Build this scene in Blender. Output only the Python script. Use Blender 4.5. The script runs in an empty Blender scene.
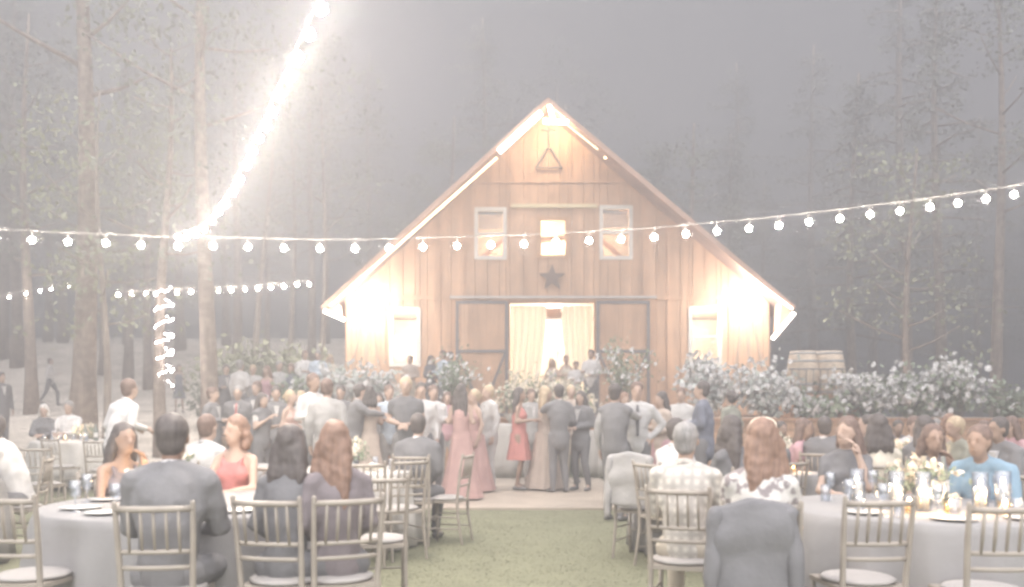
import bpy, bmesh, math, random
from mathutils import Vector, Matrix, noise
random.seed(7)
R = math.radians
F, HC, YH, CX = 870.0, 1.38, 410.0, 512.0
sc = bpy.context.scene
COL = sc.collection

def PX(px, Y): return (px - CX) * Y / F
def PZ(py, Y): return HC + (YH - py) * Y / F
def P(px, py, Y): return Vector((PX(px, Y), Y, PZ(py, Y)))

# ------------------------------------------------------------------ materials
MATS = {}
def mat(name, col, rough=0.75, var=0.12, scale=8.0, bump=0.0, metal=0.0, emit=None, estr=0.0, wave=None, alpha=None, plaid=None, floral=None):
    if name in MATS: return MATS[name]
    if name.startswith('hair') or name.endswith('_cloth') or name in ('dark_iron','shoe_leather','bottle_glass','speaker_black','grille'): col = [c*.82+(.05 if name.startswith('hair') else .12) for c in col]  # lifts dark colours, putting part of the washed-out veil into them
    m = bpy.data.materials.new(name); m.use_nodes = True
    nt = m.node_tree; N = nt.nodes; L = nt.links
    b = N['Principled BSDF']
    b.inputs['Roughness'].default_value = rough
    b.inputs['Metallic'].default_value = metal
    tc = N.new('ShaderNodeTexCoord')
    nz = N.new('ShaderNodeTexNoise'); nz.inputs['Scale'].default_value = scale; nz.inputs['Detail'].default_value = 5
    L.new(tc.outputs['Object'], nz.inputs['Vector'])
    rp = N.new('ShaderNodeValToRGB')
    rp.color_ramp.elements[0].position = .3; rp.color_ramp.elements[1].position = .7
    lo = [c * (1 - var) for c in col]; hi = [min(1, c * (1 + var)) for c in col]
    rp.color_ramp.elements[0].color = (*lo, 1); rp.color_ramp.elements[1].color = (*hi, 1)
    L.new(nz.outputs['Fac'], rp.inputs['Fac'])
    out = rp.outputs['Color']
    if wave:
        mp = N.new('ShaderNodeMapping'); mp.inputs['Scale'].default_value = wave
        L.new(tc.outputs['Object'], mp.inputs['Vector'])
        n2 = N.new('ShaderNodeTexNoise'); n2.inputs['Scale'].default_value = 1.0; n2.inputs['Detail'].default_value = 6
        L.new(mp.outputs['Vector'], n2.inputs['Vector'])
        mx = N.new('ShaderNodeMix'); mx.data_type = 'RGBA'; mx.blend_type = 'MULTIPLY'; mx.inputs[0].default_value = 1.0
        r2 = N.new('ShaderNodeValToRGB'); r2.color_ramp.elements[0].position = .32; r2.color_ramp.elements[1].position = .68
        r2.color_ramp.elements[0].color = (.78, .76, .74, 1); r2.color_ramp.elements[1].color = (1.15, 1.12, 1.08, 1)
        L.new(n2.outputs['Fac'], r2.inputs['Fac'])
        L.new(out, mx.inputs[6]); L.new(r2.outputs['Color'], mx.inputs[7]); out = mx.outputs[2]
    if plaid:
        wv = []
        for ax in ('X', 'Z'):
            w = N.new('ShaderNodeTexWave'); w.bands_direction = ax; w.inputs['Scale'].default_value = 5.5
            L.new(tc.outputs['Object'], w.inputs['Vector']); wv.append(w)
        ad = N.new('ShaderNodeMath'); ad.operation = 'MULTIPLY'; L.new(wv[0].outputs['Fac'], ad.inputs[0]); L.new(wv[1].outputs['Fac'], ad.inputs[1])
        mx = N.new('ShaderNodeMix'); mx.data_type = 'RGBA'; L.new(ad.outputs[0], mx.inputs[0])
        L.new(out, mx.inputs[6]); mx.inputs[7].default_value = (*plaid, 1); out = mx.outputs[2]
    if floral:
        vo = N.new('ShaderNodeTexNoise'); vo.inputs['Scale'].default_value = 22; L.new(tc.outputs['Object'], vo.inputs['Vector'])
        r3 = N.new('ShaderNodeValToRGB'); r3.color_ramp.elements[0].position = .5; r3.color_ramp.elements[1].position = .56
        L.new(vo.outputs['Fac'], r3.inputs['Fac'])
        mx = N.new('ShaderNodeMix'); mx.data_type = 'RGBA'; L.new(r3.outputs['Color'], mx.inputs[0])
        L.new(out, mx.inputs[6]); mx.inputs[7].default_value = (*floral, 1); out = mx.outputs[2]
    L.new(out, b.inputs['Base Color'])
    if bump:
        bp = N.new('ShaderNodeBump'); bp.inputs['Strength'].default_value = bump; bp.inputs['Distance'].default_value = .02
        nb = N.new('ShaderNodeTexNoise'); nb.inputs['Scale'].default_value = scale * 4; L.new(tc.outputs['Object'], nb.inputs['Vector'])
        L.new(nb.outputs['Fac'], bp.inputs['Height']); L.new(bp.outputs['Normal'], b.inputs['Normal'])
    if emit:
        b.inputs['Emission Color'].default_value = (*emit, 1); b.inputs['Emission Strength'].default_value = estr
    MATS[name] = m
    return m

def glassmat(name, tint=(.9, .92, .95), k=.22):
    if name in MATS: return MATS[name]
    m = bpy.data.materials.new(name); m.use_nodes = True
    nt = m.node_tree; N = nt.nodes; N.clear()
    o = N.new('ShaderNodeOutputMaterial'); t = N.new('ShaderNodeBsdfTransparent'); t.inputs[0].default_value = (*tint, 1)
    g = N.new('ShaderNodeBsdfGlossy'); g.inputs['Roughness'].default_value = .12
    x = N.new('ShaderNodeMixShader'); x.inputs[0].default_value = k
    nt.links.new(t.outputs[0], x.inputs[1]); nt.links.new(g.outputs[0], x.inputs[2]); nt.links.new(x.outputs[0], o.inputs['Surface'])
    MATS[name] = m; return m

# ------------------------------------------------------------------ mesh builder
class MB:
    def __init__(s): s.v = []; s.f = []; s.mi = []; s.cur = 0
    def add(s, vs, fs):
        o = len(s.v); s.v += [tuple(v) for v in vs]; s.f += [[i + o for i in f] for f in fs]; s.mi += [s.cur] * len(fs); return s
    def box(s, a, b, rot=None, c=None):
        x0, y0, z0 = a; x1, y1, z1 = b
        vs = [Vector(p) for p in ((x0,y0,z0),(x1,y0,z0),(x1,y1,z0),(x0,y1,z0),(x0,y0,z1),(x1,y0,z1),(x1,y1,z1),(x0,y1,z1))]
        if rot is not None: vs = [rot @ (v - c) + c for v in vs]
        return s.add(vs, [(0,3,2,1),(4,5,6,7),(0,1,5,4),(1,2,6,5),(2,3,7,6),(3,0,4,7)])
    def ell(s, c, r, n=10, m=7):
        c = Vector(c); vs = [c + Vector((0, 0, -r[2]))]; fs = []
        for i in range(1, m):
            t = math.pi * i / m
            for j in range(n):
                a = 2 * math.pi * j / n
                vs.append(c + Vector((r[0]*math.sin(t)*math.cos(a), r[1]*math.sin(t)*math.sin(a), -r[2]*math.cos(t))))
        vs.append(c + Vector((0, 0, r[2])))
        for j in range(n): fs.append((0, 1+(j+1)%n, 1+j))
        for i in range(m-2):
            for j in range(n):
                a = 1+i*n+j; b = 1+i*n+(j+1)%n; fs.append((a, b, b+n, a+n))
        k = 1+(m-2)*n
        for j in range(n): fs.append((k+j, k+(j+1)%n, len(vs)-1))
        return s.add(vs, fs)
    def tube(s, pts, rad, n=8, round_=False):
        pts = [Vector(p) for p in pts]
        if not hasattr(rad, '__len__'): rad = [rad]*len(pts)
        rad = list(rad)
        if round_:
            d0 = (pts[0]-pts[1]).normalized(); d1 = (pts[-1]-pts[-2]).normalized()
            r0, r1 = rad[0], rad[-1]
            pts = [pts[0]+d0*r0*.95, pts[0]+d0*r0*.6] + pts + [pts[-1]+d1*r1*.6, pts[-1]+d1*r1*.95]
            rad = [r0*.3, r0*.8] + rad + [r1*.8, r1*.3]
        vs = []; fs = []; up = None
        for i, p in enumerate(pts):
            d = (pts[min(i+1, len(pts)-1)] - pts[max(i-1, 0)]).normalized()
            if up is None: up = d.orthogonal().normalized()
            u = (up - d*up.dot(d))
            if u.length < 1e-5: u = d.orthogonal()
            u.normalize(); up = u; w = d.cross(u)
            for j in range(n):
                a = 2*math.pi*j/n; vs.append(p + (u*math.cos(a) + w*math.sin(a))*rad[i])
        for i in range(len(pts)-1):
            for j in range(n):
                a = i*n+j; b = i*n+(j+1)%n; fs.append((a, b, b+n, a+n))
        fs.append(tuple(range(n-1, -1, -1))); fs.append(tuple((len(pts)-1)*n+j for j in range(n)))
        return s.add(vs, fs)
    def lathe(s, prof, n=20, c=(0,0,0), fold=None, cap=True):
        c = Vector(c); vs = []; fs = []
        for i, (r, z) in enumerate(prof):
            for j in range(n):
                a = 2*math.pi*j/n; rr = r
                if fold: rr = r + fold(i, a)
                vs.append(c + Vector((rr*math.cos(a), rr*math.sin(a), z)))
        for i in range(len(prof)-1):
            for j in range(n):
                a = i*n+j; b = i*n+(j+1)%n; fs.append((a, b, b+n, a+n))
        if cap:
            fs.append(tuple(range(n-1, -1, -1))); fs.append(tuple((len(prof)-1)*n+j for j in range(n)))
        return s.add(vs, fs)
    def leaf(s, p, size, asp=.6):
        d = Vector((random.gauss(0,1), random.gauss(0,1), random.gauss(0,.7))).normalized()
        e = d.orthogonal(); e = (Matrix.Rotation(random.random()*6.28, 3, d) @ e).normalized()
        g = d.cross(e); p = Vector(p)
        a = size*.5; b = size*.5*asp
        return s.add([p-e*a, p+g*b, p+e*a+d*a*.2, p-g*b], [(0,1,2,3)])
    def poly(s, pts2, y0, y1):  # extruded polygon in XZ plane
        n = len(pts2); vs = [(x, y0, z) for x, z in pts2] + [(x, y1, z) for x, z in pts2]
        fs = [tuple(range(n)), tuple(range(2*n-1, n-1, -1))]
        for i in range(n): j = (i+1) % n; fs.append((i, i+n, j+n, j))
        return s.add(vs, fs)
    def mesh(s, name, mats, smooth=False):
        me = bpy.data.meshes.new(name); me.from_pydata(s.v, [], s.f)
        if not isinstance(mats, (list, tuple)): mats = [mats]
        for m in mats: me.materials.append(m)
        if any(s.mi): me.polygons.foreach_set('material_index', s.mi)
        if smooth: me.polygons.foreach_set('use_smooth', [True]*len(me.polygons))
        me.update(); return me
    def build(s, name, mats, parent=None, smooth=False):
        return link(name, s.mesh(name, mats, smooth), parent)

def link(name, me, parent=None):
    o = bpy.data.objects.new(name, me); COL.objects.link(o)
    if parent: o.parent = parent
    return o
def tag(o, label=None, cat=None, group=None, kind=None):
    if label: o['label'] = label
    if cat: o['category'] = cat
    if group: o['group'] = group
    if kind: o['kind'] = kind
    return o
def thing(name, label, cat, loc=(0,0,0), rz=0, group=None):
    o = bpy.data.objects.new(name, None); o.empty_display_size = .1; COL.objects.link(o)
    o.location = loc; o.rotation_euler = (0, 0, rz); return tag(o, label, cat, group)
def dup(root, loc, rz=0, label=None, group=None, scale=None):
    def cp(o, par):
        c = o.copy(); COL.objects.link(c); c.parent = par
        for ch in KIDS.get(o.name, [k for k in bpy.data.objects if k.parent == o]): cp(ch, c)
        return c
    if root.name not in KIDS:
        def reg(o):
            KIDS[o.name] = [k for k in bpy.data.objects if k.parent == o]
            for k in KIDS[o.name]: reg(k)
        reg(root)
    r = cp(root, None); r.location = loc; r.rotation_euler = (0, 0, rz)
    if scale: r.scale = scale
    if label: r['label'] = label
    if group: r['group'] = group
    return r
KIDS = {}
TMP = bpy.data.collections.new('tmp'); COL.children.link(TMP)
def remeshed(mb, voxel, smooth=3, disp=0.0, dscale=12.0):
    me = bpy.data.meshes.new('t'); me.from_pydata(mb.v, [], mb.f)
    o = bpy.data.objects.new('t', me); TMP.objects.link(o)
    r = o.modifiers.new('r', 'REMESH'); r.mode = 'VOXEL'; r.voxel_size = voxel
    if smooth:
        s = o.modifiers.new('s', 'SMOOTH'); s.factor = .5; s.iterations = smooth
    dg = bpy.context.evaluated_depsgraph_get()
    m2 = bpy.data.meshes.new_from_object(o.evaluated_get(dg))
    bpy.data.objects.remove(o); bpy.data.meshes.remove(me)
    if disp:
        ns = [v.normal.copy() for v in m2.vertices]
        for v, n in zip(m2.vertices, ns):
            v.co += n * disp * noise.noise(v.co * dscale)
    return m2
def finish(me, name, mats):
    me.name = name; me.materials.clear()
    for m in (mats if isinstance(mats, (list, tuple)) else [mats]): me.materials.append(m)
    me.polygons.foreach_set('use_smooth', [True]*len(me.polygons)); return me
def append_mesh(me, mb, matidx):
    bm = bmesh.new(); bm.from_mesh(me); o = len(bm.verts)
    vs = [bm.verts.new(v) for v in mb.v]
    for f, k in zip(mb.f, mb.mi):
        try:
            ff = bm.faces.new([vs[i] for i in f]); ff.material_index = k + matidx; ff.smooth = True
        except ValueError: pass
    bm.to_mesh(me); bm.free()

# ------------------------------------------------------------------ world, camera
w = bpy.data.worlds.new('World'); sc.world = w; w.use_nodes = True
nt = w.node_tree; N = nt.nodes; N.clear(); L = nt.links
wo = N.new('ShaderNodeOutputWorld'); bg = N.new('ShaderNodeBackground')
tc = N.new('ShaderNodeTexCoord'); sx = N.new('ShaderNodeSeparateXYZ'); L.new(tc.outputs['Generated'], sx.inputs[0])
rp = N.new('ShaderNodeValToRGB'); L.new(sx.outputs['Z'], rp.inputs['Fac'])
e = rp.color_ramp.elements
e[0].position = 0.0; e[0].color = (.06, .06, .065, 1)
e[1].position = 1.0; e[1].color = (1.4, 1.375, 1.42, 1)
x = e.new(.42); x.color = (.05, .05, .055, 1)
x = e.new(.8); x.color = (1.0, .985, 1.02, 1)
dt = N.new('ShaderNodeVectorMath'); dt.operation = 'DOT_PRODUCT'; L.new(tc.outputs['Generated'], dt.inputs[0]); dt.inputs[1].default_value = (0, -.94, .34)  # unseen glow added behind the camera to fill the near backs
mr_ = N.new('ShaderNodeMapRange'); mr_.interpolation_type = 'SMOOTHSTEP'; mr_.inputs[1].default_value = .1; mr_.inputs[2].default_value = 1.0; mr_.inputs[3].default_value = 0; mr_.inputs[4].default_value = .75; L.new(dt.outputs['Value'], mr_.inputs[0])
ad_ = N.new('ShaderNodeMix'); ad_.data_type = 'RGBA'; ad_.blend_type = 'ADD'; ad_.inputs[0].default_value = 1; L.new(rp.outputs['Color'], ad_.inputs[6]); L.new(mr_.outputs[0], ad_.inputs[7])
L.new(ad_.outputs[2], bg.inputs['Color']); bg.inputs['Strength'].default_value = 2.2
L.new(bg.outputs[0], wo.inputs['Surface'])

cam = bpy.data.cameras.new('camera'); co = bpy.data.objects.new('camera', cam); COL.objects.link(co); sc.camera = co
co.location = (0, 0, HC); co.rotation_euler = (R(90), 0, 0)
cam.sensor_width = 36; cam.lens = 36 * F / 1024; cam.shift_y = (YH - 293.5) / 1024; cam.clip_end = 600; cam.clip_start = .05
cam.dof.use_dof = True; cam.dof.focus_distance = 15; cam.dof.aperture_fstop = 2.2
sc.view_settings.view_transform = 'Standard'; sc.view_settings.look = 'None'; sc.view_settings.gamma = 1; sc.view_settings.exposure = 1.32
cy = sc.cycles
cy.use_denoising = True
try: cy.denoiser = 'OPENIMAGEDENOISE'
except Exception: pass
cy.pixel_filter_type = 'GAUSSIAN'; cy.filter_width = 3.1
cy.volume_bounces = 0; cy.max_bounces = 5; cy.diffuse_bounces = 2; cy.glossy_bounces = 2; cy.transmission_bounces = 3; cy.transparent_max_bounces = 12
cy.use_light_tree = True; cy.sample_clamp_indirect = 4; cy.caustics_reflective = False; cy.caustics_refractive = False

# ------------------------------------------------------------------ ground
def smooth(t): t = max(0, min(1, t)); return t*t*(3-2*t)
def gz(x, y):
    k = smooth((-5.6 - x) / 2.2)
    z = 0
    if y > 14.5: z += min(y-14.5, 19.5) * .09
    if y > 34: z += min(y-34, 12) * .25
    if y > 46: z += (y-46) * .1
    z += .12*noise.noise(Vector((x*.25, y*.25, 0))) * smooth((y-16)/8)
    return z * k
mb = MB(); nx, ny = 96, 110
xs = [-58 + 116*i/nx for i in range(nx+1)]; ys = [-6 + 76*j/ny for j in range(ny+1)]
vs = [(x, y, gz(x, y)) for y in ys for x in xs]
fs = [(j*(nx+1)+i, j*(nx+1)+i+1, (j+1)*(nx+1)+i+1, (j+1)*(nx+1)+i) for j in range(ny) for i in range(nx)]
mb.add(vs, fs)
gm = mat('grass_ground', (.195, .192, .122), .95, .10, 2.3, bump=.0)
# dry earth on the slope at the left, paled by position to stand in for light on it
nt = gm.node_tree; b = nt.nodes['Principled BSDF']; src = b.inputs['Base Color'].links[0].from_socket
tc = nt.nodes.new('ShaderNodeTexCoord'); sp = nt.nodes.new('ShaderNodeSeparateXYZ'); nt.links.new(tc.outputs['Object'], sp.inputs[0])
mr = nt.nodes.new('ShaderNodeMapRange'); mr.inputs[1].default_value = 15; mr.inputs[2].default_value = 18; nt.links.new(sp.outputs['Y'], mr.inputs[0])
m2 = nt.nodes.new('ShaderNodeMapRange'); m2.inputs[1].default_value = -5; m2.inputs[2].default_value = -7; nt.links.new(sp.outputs['X'], m2.inputs[0])
mu = nt.nodes.new('ShaderNodeMath'); mu.operation = 'MULTIPLY'; nt.links.new(mr.outputs[0], mu.inputs[0]); nt.links.new(m2.outputs[0], mu.inputs[1])
nd = nt.nodes.new('ShaderNodeTexNoise'); nd.inputs['Scale'].default_value = .9; nt.links.new(tc.outputs['Object'], nd.inputs['Vector'])
dr = nt.nodes.new('ShaderNodeValToRGB'); dr.color_ramp.elements[0].color = (.60, .53, .45, 1); dr.color_ramp.elements[1].color = (.88, .78, .67, 1)
dr.color_ramp.elements[0].position = .35; dr.color_ramp.elements[1].position = .65
nt.links.new(nd.outputs['Fac'], dr.inputs['Fac'])
mx = nt.nodes.new('ShaderNodeMix'); mx.data_type = 'RGBA'; nt.links.new(mu.outputs[0], mx.inputs[0]); nt.links.new(src, mx.inputs[6]); nt.links.new(dr.outputs['Color'], mx.inputs[7])
nt.links.new(mx.outputs[2], b.inputs['Base Color'])
tag(mb.build('ground', gm, smooth=True), kind='structure')

# short grass
mb = MB()
for i in range(30000):
    y = random.uniform(5.2, 12.0); x = random.uniform(-1.9, 1.5) * y / 7
    h = random.uniform(.003, .009); a = random.random()*6.28; dx, dy = .006*math.cos(a), .006*math.sin(a)
    mb.add([(x-dx, y-dy, 0), (x+dx, y+dy, 0), (x+random.uniform(-.015,.015), y+random.uniform(-.015,.015), h)], [(0,1,2)])
tag(mb.build('grass', mat('grass_blade', (.20, .198, .118), .8, .3, 3)), 'short mown lawn grass between the tables and the dance floor', 'grass', kind='stuff')

mb = MB(); mb.box((-3.6, 12.0, 0), (1.75, 17.3, .03))
tag(mb.build('dance_floor', mat('floor_wood', (.46, .40, .34), .5, .12, 2, wave=(1.2, 9, 1))), 'pale wooden dance floor laid on the lawn before the barn', 'dance floor', kind='structure')

# terrace
TZ = 1.17
mb = MB(); mb.box((-5.4, 19.3, -.1), (13.5, 25.9, TZ))
tag(mb.build('terrace', mat('terrace_deck', (.42, .34, .27), .8, .2, 3, wave=(8, .6, 1))), kind='structure')
rw = thing('retaining_wall', 'brown timber retaining wall holding up the flower beds right of the dance floor', 'wall', (0, 19.0, 0))
timber = mat('timber', (.58, .36, .24), .8, .25, 2, wave=(.7, 4, 12))
for i in range(6):
    m = MB()
    for k in range(8):
        x0 = -5.4 + k*2.36; m.box((x0+.008, .0, i*.19+.004), (x0+2.35, .2, i*.19+.186))
    m.build('timber_course', timber, rw)
m = MB(); m.box((-5.4, -.05, 1.14), (13.5, .29, 1.2)); m.build('cap_board', mat('timber_cap', (.50, .29, .19), .7, .2, 2, wave=(.7, 8, 8)), rw)

# ------------------------------------------------------------------ barn
BY = 26.0
S = BY / F
def bx(px): return (px-CX)*S
def bz(py): return HC + (YH-py)*S
barn = thing('barn', 'large wooden gabled barn with warm lights along its roof edges and open sliding doors', 'barn', (0, BY, 0))
siding = mat('barn_siding', (.70, .47, .33), .8, .14, 1.2, wave=(3.5, 3.5, .35))
trimw = mat('white_trim', (.80, .78, .74), .5, .05, 5)
darkfr = mat('dark_iron', (.13, .12, .13), .6, .15, 8)
xl, xr, xa = bx(345), bx(770), bx(548)
za = bz(112)
def roofz(x):
    if x < xa: return za - (xa-x) * (bz(112)-bz(301)) / (xa-xl)
    return za - (x-xa) * (bz(112)-bz(299)) / (xr-xa)
opens = [(510, 303, 594, 420), (475, 208, 506, 259), (600, 206, 632, 259), (538, 218, 568, 258), (390, 308, 420, 366), (689, 307, 721, 366)]
OP = [(bx(a), bz(d), bx(c), bz(b)) for a, b, c, d in opens]
OP[0] = (OP[0][0], TZ, OP[0][2], OP[0][3])
eds = set([xl, xr, xa] + [o[0] for o in OP] + [o[2] for o in OP])
x = xl + .3
while x < xr:
    if all(abs(x-e_) > .09 for e_ in eds): eds.add(x)
    x += .36
eds = sorted(eds)
mb = MB()
for i in range(len(eds)-1):
    x0, x1 = eds[i], eds[i+1]; xm = (x0+x1)/2
    cuts = sorted([(o[1], o[3]) for o in OP if o[0]-.001 < xm < o[2]+.001])
    z = 0.3; segs = []
    for c0, c1 in cuts: segs.append((z, c0)); z = c1
    segs.append((z, None))
    j = random.uniform(-.006, .006)
    for s0, s1 in segs:
        if s1 is not None and s1-s0 < .02: continue
        g = .006; t0 = s1 if s1 is not None else roofz(x0); t1 = s1 if s1 is not None else roofz(x1)
        vs = [(x0+g, j, s0), (x1-g, j, s0), (x1-g, j, t1), (x0+g, j, t0), (x0, .16, s0), (x1, .16, s0), (x1, .16, t1), (x0, .16, t0)]
        mb.add(vs, [(0,1,2,3), (7,6,5,4), (0,4,5,1), (1,5,6,2), (2,6,7,3), (3,7,4,0)])
mb.build('wall', siding, barn)
for i, x in enumerate(eds[1:-1]):
    if i % 2: continue
    if any(o[0]-.05 < x < o[2]+.05 for o in OP): continue
    for z0, z1 in ((bz(294), roofz(x)-.15), (.3, bz(300))):
        mb = MB(); mb.box((x-.03, -.03, z0), (x+.03, -.008, z1)); mb.build('batten', siding, barn)
mb = MB(); mb.box((xl, .17, 0), (xl+.15, 12, roofz(xl))); mb.box((xr-.15, .17, 0), (xr, 12, roofz(xr)))
mb.poly([(xl, 0), (xr, 0), (xr, roofz(xr)), (xa, za), (xl, roofz(xl))], 12.0, 12.15)
mb.build('side_wall', siding, barn)
mb = MB(); mb.box((xl, .02, .0), (xr, .18, .3)); mb.build('plinth', mat('stone', (.4, .38, .36), .9, .2, 4), barn)
for a, b_, c_, d_ in ((345, 300, 449, 295.5), (657, 300, 770, 295.5), (478, 183, 626, 180)):
    mb = MB(); mb.box((bx(a), -.045, bz(b_)), (bx(c_), -.01, bz(d_))); mb.build('band_board', siding, barn)
# interior
plaster = mat('barn_interior', (.66, .58, .48), .8, .08, 2)
mb = MB(); mb.box((xl+.2, .2, TZ-.12), (xr-.2, 6, TZ)); mb.box((xl+.2, 5.2, TZ), (xr-.2, 5.3, bz(302))); mb.box((xl+.2, .3, bz(300)), (xr-.2, 5.4, bz(299)+.1)); mb.box((bx(455), 3.2, bz(298)), (bx(655), 3.3, bz(190)))
mb.build('interior_wall', plaster, barn)
# french doors inside
fd = MB(); 
for x0, x1 in ((bx(562), bx(574)), (bx(576), bx(592))):
    for a in (x0, x1-.05): fd.box((a, 4.9, TZ), (a+.05, 5.0, bz(312)))
    for k in range(5): z = TZ + (bz(312)-TZ-.05)*k/4; fd.box((x0, 4.91, z), (x1, 4.99, z+.05))
fd.build('inner_door', trimw, barn)
mb = MB(); mb.box((bx(547), .32, bz(317)), (bx(562), .38, bz(307))); mb.build('plaque', timber, barn)
# curtains
def curtain(xt0, xt1, xb0, xb1, swap):
    m = MB(); n = 60; rows = 14; vs = []; fs = []
    for r in range(rows+1):
        t = r/rows; z = bz(305) + (TZ+.02-bz(305))*t; s = smooth(t)
        a = xt0+(xb0-xt0)*s; b_ = xt1+(xb1-xt1)*s
        for i in range(n+1):
            u = i/n; vs.append((a+(b_-a)*u, .26+.05*math.sin(u*34+t*1.5)*(1-.3*t), z))
    for r in range(rows):
        for i in range(n): a = r*(n+1)+i; fs.append((a, a+1, a+n+2, a+n+1))
    m.add(vs, fs); o = m.build('curtain', mat('sheer_cream', (.85, .82, .77), .9, .05, 6), barn, smooth=True)
    cm_ = MATS['sheer_cream']
    if 'tr' not in cm_:
        cm_['tr'] = 1; n_ = cm_.node_tree; bs = n_.nodes['Principled BSDF']; tl = n_.nodes.new('ShaderNodeBsdfTranslucent'); tl.inputs[0].default_value = (.9,.87,.8,1)
        ms = n_.nodes.new('ShaderNodeMixShader'); ms.inputs[0].default_value = .7; n_.links.new(bs.outputs[0], ms.inputs[1]); n_.links.new(tl.outputs[0], ms.inputs[2]); n_.links.new(ms.outputs[0], [q for q in n_.nodes if q.type == 'OUTPUT_MATERIAL'][0].inputs['Surface'])
    so = o.modifiers.new('t', 'SOLIDIFY'); so.thickness = .01
curtain(bx(511), bx(547), bx(508.5), bx(537), 0)
curtain(bx(562), bx(593), bx(569), bx(595), 1)
# windows
def window(o, frame, mull, shade):
    x0, z0, x1, z1 = o; t = .09
    f = MB(); y0, y1 = -.04, .1
    for a, b_ in (((x0-.02, y0, z0-.02), (x0+t, y1, z1+.02)), ((x1-t, y0, z0-.02), (x1+.02, y1, z1+.02)), ((x0+t, y0, z0-.02), (x1-t, y1, z0+t)), ((x0+t, y0, z1-t), (x1-t, y1, z1+.02))): f.box(a, b_)
    fo = f.build('window', frame, barn)
    if mull:
        m = MB(); zm = (z0+z1)/2; m.box((x0+t, -.02, zm-.035), (x1-t, .09, zm+.035)); m.build('sash_bar', frame, fo)
    p = MB(); p.box((x0+t*.7, .05, z0+t*.7), (x1-t*.7, .06, z1-t*.7)); p.build('pane', glassmat('pane_glass', (.96,.95,.93), .1), fo)
    if shade:
        b2 = MB()
        for k in range(5): z = z1-t-.05-k*.1; b2.box((x0+t+.03, .11, z-.06), (x1-t-.03, .12, z))
        b2.build('blind', mat('grey_blind', (.45, .47, .52), .6, .1, 4), fo)
    return fo
window(OP[1], trimw, True, True); window(OP[2], trimw, True, True)
window(OP[3], mat('oak_trim', (.62, .38, .22), .6, .1, 4), True, False)
window(OP[4], trimw, True, False); window(OP[5], trimw, True, False)
# loft braces seen through the panes
mb = MB()
for a, b_ in (((476, 258), (505, 232)), ((601, 232), (631, 258)), ((540, 236), (566, 232))):
    mb.tube([(bx(a[0]), .8, bz(a[1])), (bx(b_[0]), .8, bz(b_[1]))], .09, 4)
mb.build('loft_brace', timber, barn)
# cream beam over middle window, star, triangle
mb = MB(); mb.box((bx(511), -.1, bz(208)), (bx(597), -.012, bz(204.5))); mb.build('beam', mat('cream_beam', (.82, .72, .48), .6, .06, 3), barn)
mb = MB(); cx_, cz_ = bx(552), bz(278); pts = []
for k in range(10):
    r = .42 if k % 2 == 0 else .17; a = math.pi/2 + k*math.pi/5; pts.append((cx_+r*math.cos(a), cz_+r*math.sin(a)))
o = mb.poly(pts[::-1], -.09, -.045).build('star', mat('star_metal', (.22, .15, .12), .5, .1, 5), barn)
mb = MB(); c = (bx(549), bz(160)); t = [(c[0], -.08, c[1]+.42), (c[0]-.38, -.08, c[1]-.25), (c[0]+.38, -.08, c[1]-.25)]
mb.tube([t[0], t[1], t[2], (t[0][0]+.05, -.08, t[0][2]-.08)], .04, 6); mb.tube([t[0], (c[0], -.08, bz(128))], .02, 5); mb.tube([(c[0]-.2, -.08, bz(131)), (c[0]+.2, -.08, bz(131))], .03, 5)
mb.build('triangle_bell', mat('bell_metal', (.30, .28, .26), .5, .1, 5), barn)
# sliding doors and track
mb = MB(); mb.box((bx(450), -.2, bz(299)), (bx(656), -.06, bz(296.5))); mb.build('door_track', mat('track_metal', (.62, .58, .56), .45, .08, 5), barn)
for (a, b_) in ((456, 508), (596, 649)):
    x0, x1, z0, z1 = bx(a), bx(b_), TZ+.03, bz(301.5)
    d = MB(); n = 12
    for k in range(n): u0 = x0+(x1-x0)*k/n; u1 = x0+(x1-x0)*(k+1)/n; d.box((u0+.004, -.14, z0), (u1-.004, -.09, z1))
    do = d.build('sliding_door', siding, barn)
    f = MB(); t = .085; zm = bz(351.5)
    for p, q in (((x0, z0), (x0+t, z1)), ((x1-t, z0), (x1, z1)), ((x0+t, z1-t), (x1-t, z1)), ((x0+t, zm-t/2), (x1-t, zm+t/2)), ((x0+t, z0), (x1-t, z0+t))):
        f.box((p[0], -.17, p[1]), (q[0], -.142, q[1]))
    s_ = 1 if a < 500 else -1; xc = (x0+x1)/2
    ax = (x0+t, x1-t) 
    f.build('door_frame', darkfr, do)
    g = MB()
    for e0, e1 in (((x0+t, zm-.05), (xc, z0+t)), ((x1-t, zm-.05), (xc, z0+t))): g.tube([(e0[0], -.155, e0[1]), (e1[0], -.155, e1[1])], .045, 4)
    g.build('door_brace', darkfr, do)
# braced side doors
for (a, b_) in ((347, 386), (728, 768)):
    x0, x1, z0, z1 = bx(a), bx(b_), TZ+.05, bz(302)
    d = MB(); n = 8
    for k in range(n): u0 = x0+(x1-x0)*k/n; u1 = x0+(x1-x0)*(k+1)/n; d.box((u0+.005, -.05, z0), (u1-.005, -.015, z1))
    do = d.build('side_door', siding, barn)
    g = MB(); xc = (x0+x1)/2
    g.box((xc-.04, -.08, z0), (xc+.04, -.052, z1)); g.tube([(xc-.06, -.07, z1-.1), (x0+.1, -.07, z0+.9)], .04, 4); g.tube([(xc+.06, -.07, z1-.1), (x1-.1, -.07, z0+.9)], .04, 4)
    g.build('door_brace', mat('grey_wood', (.45, .35, .28), .8, .1, 4), do)
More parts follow.
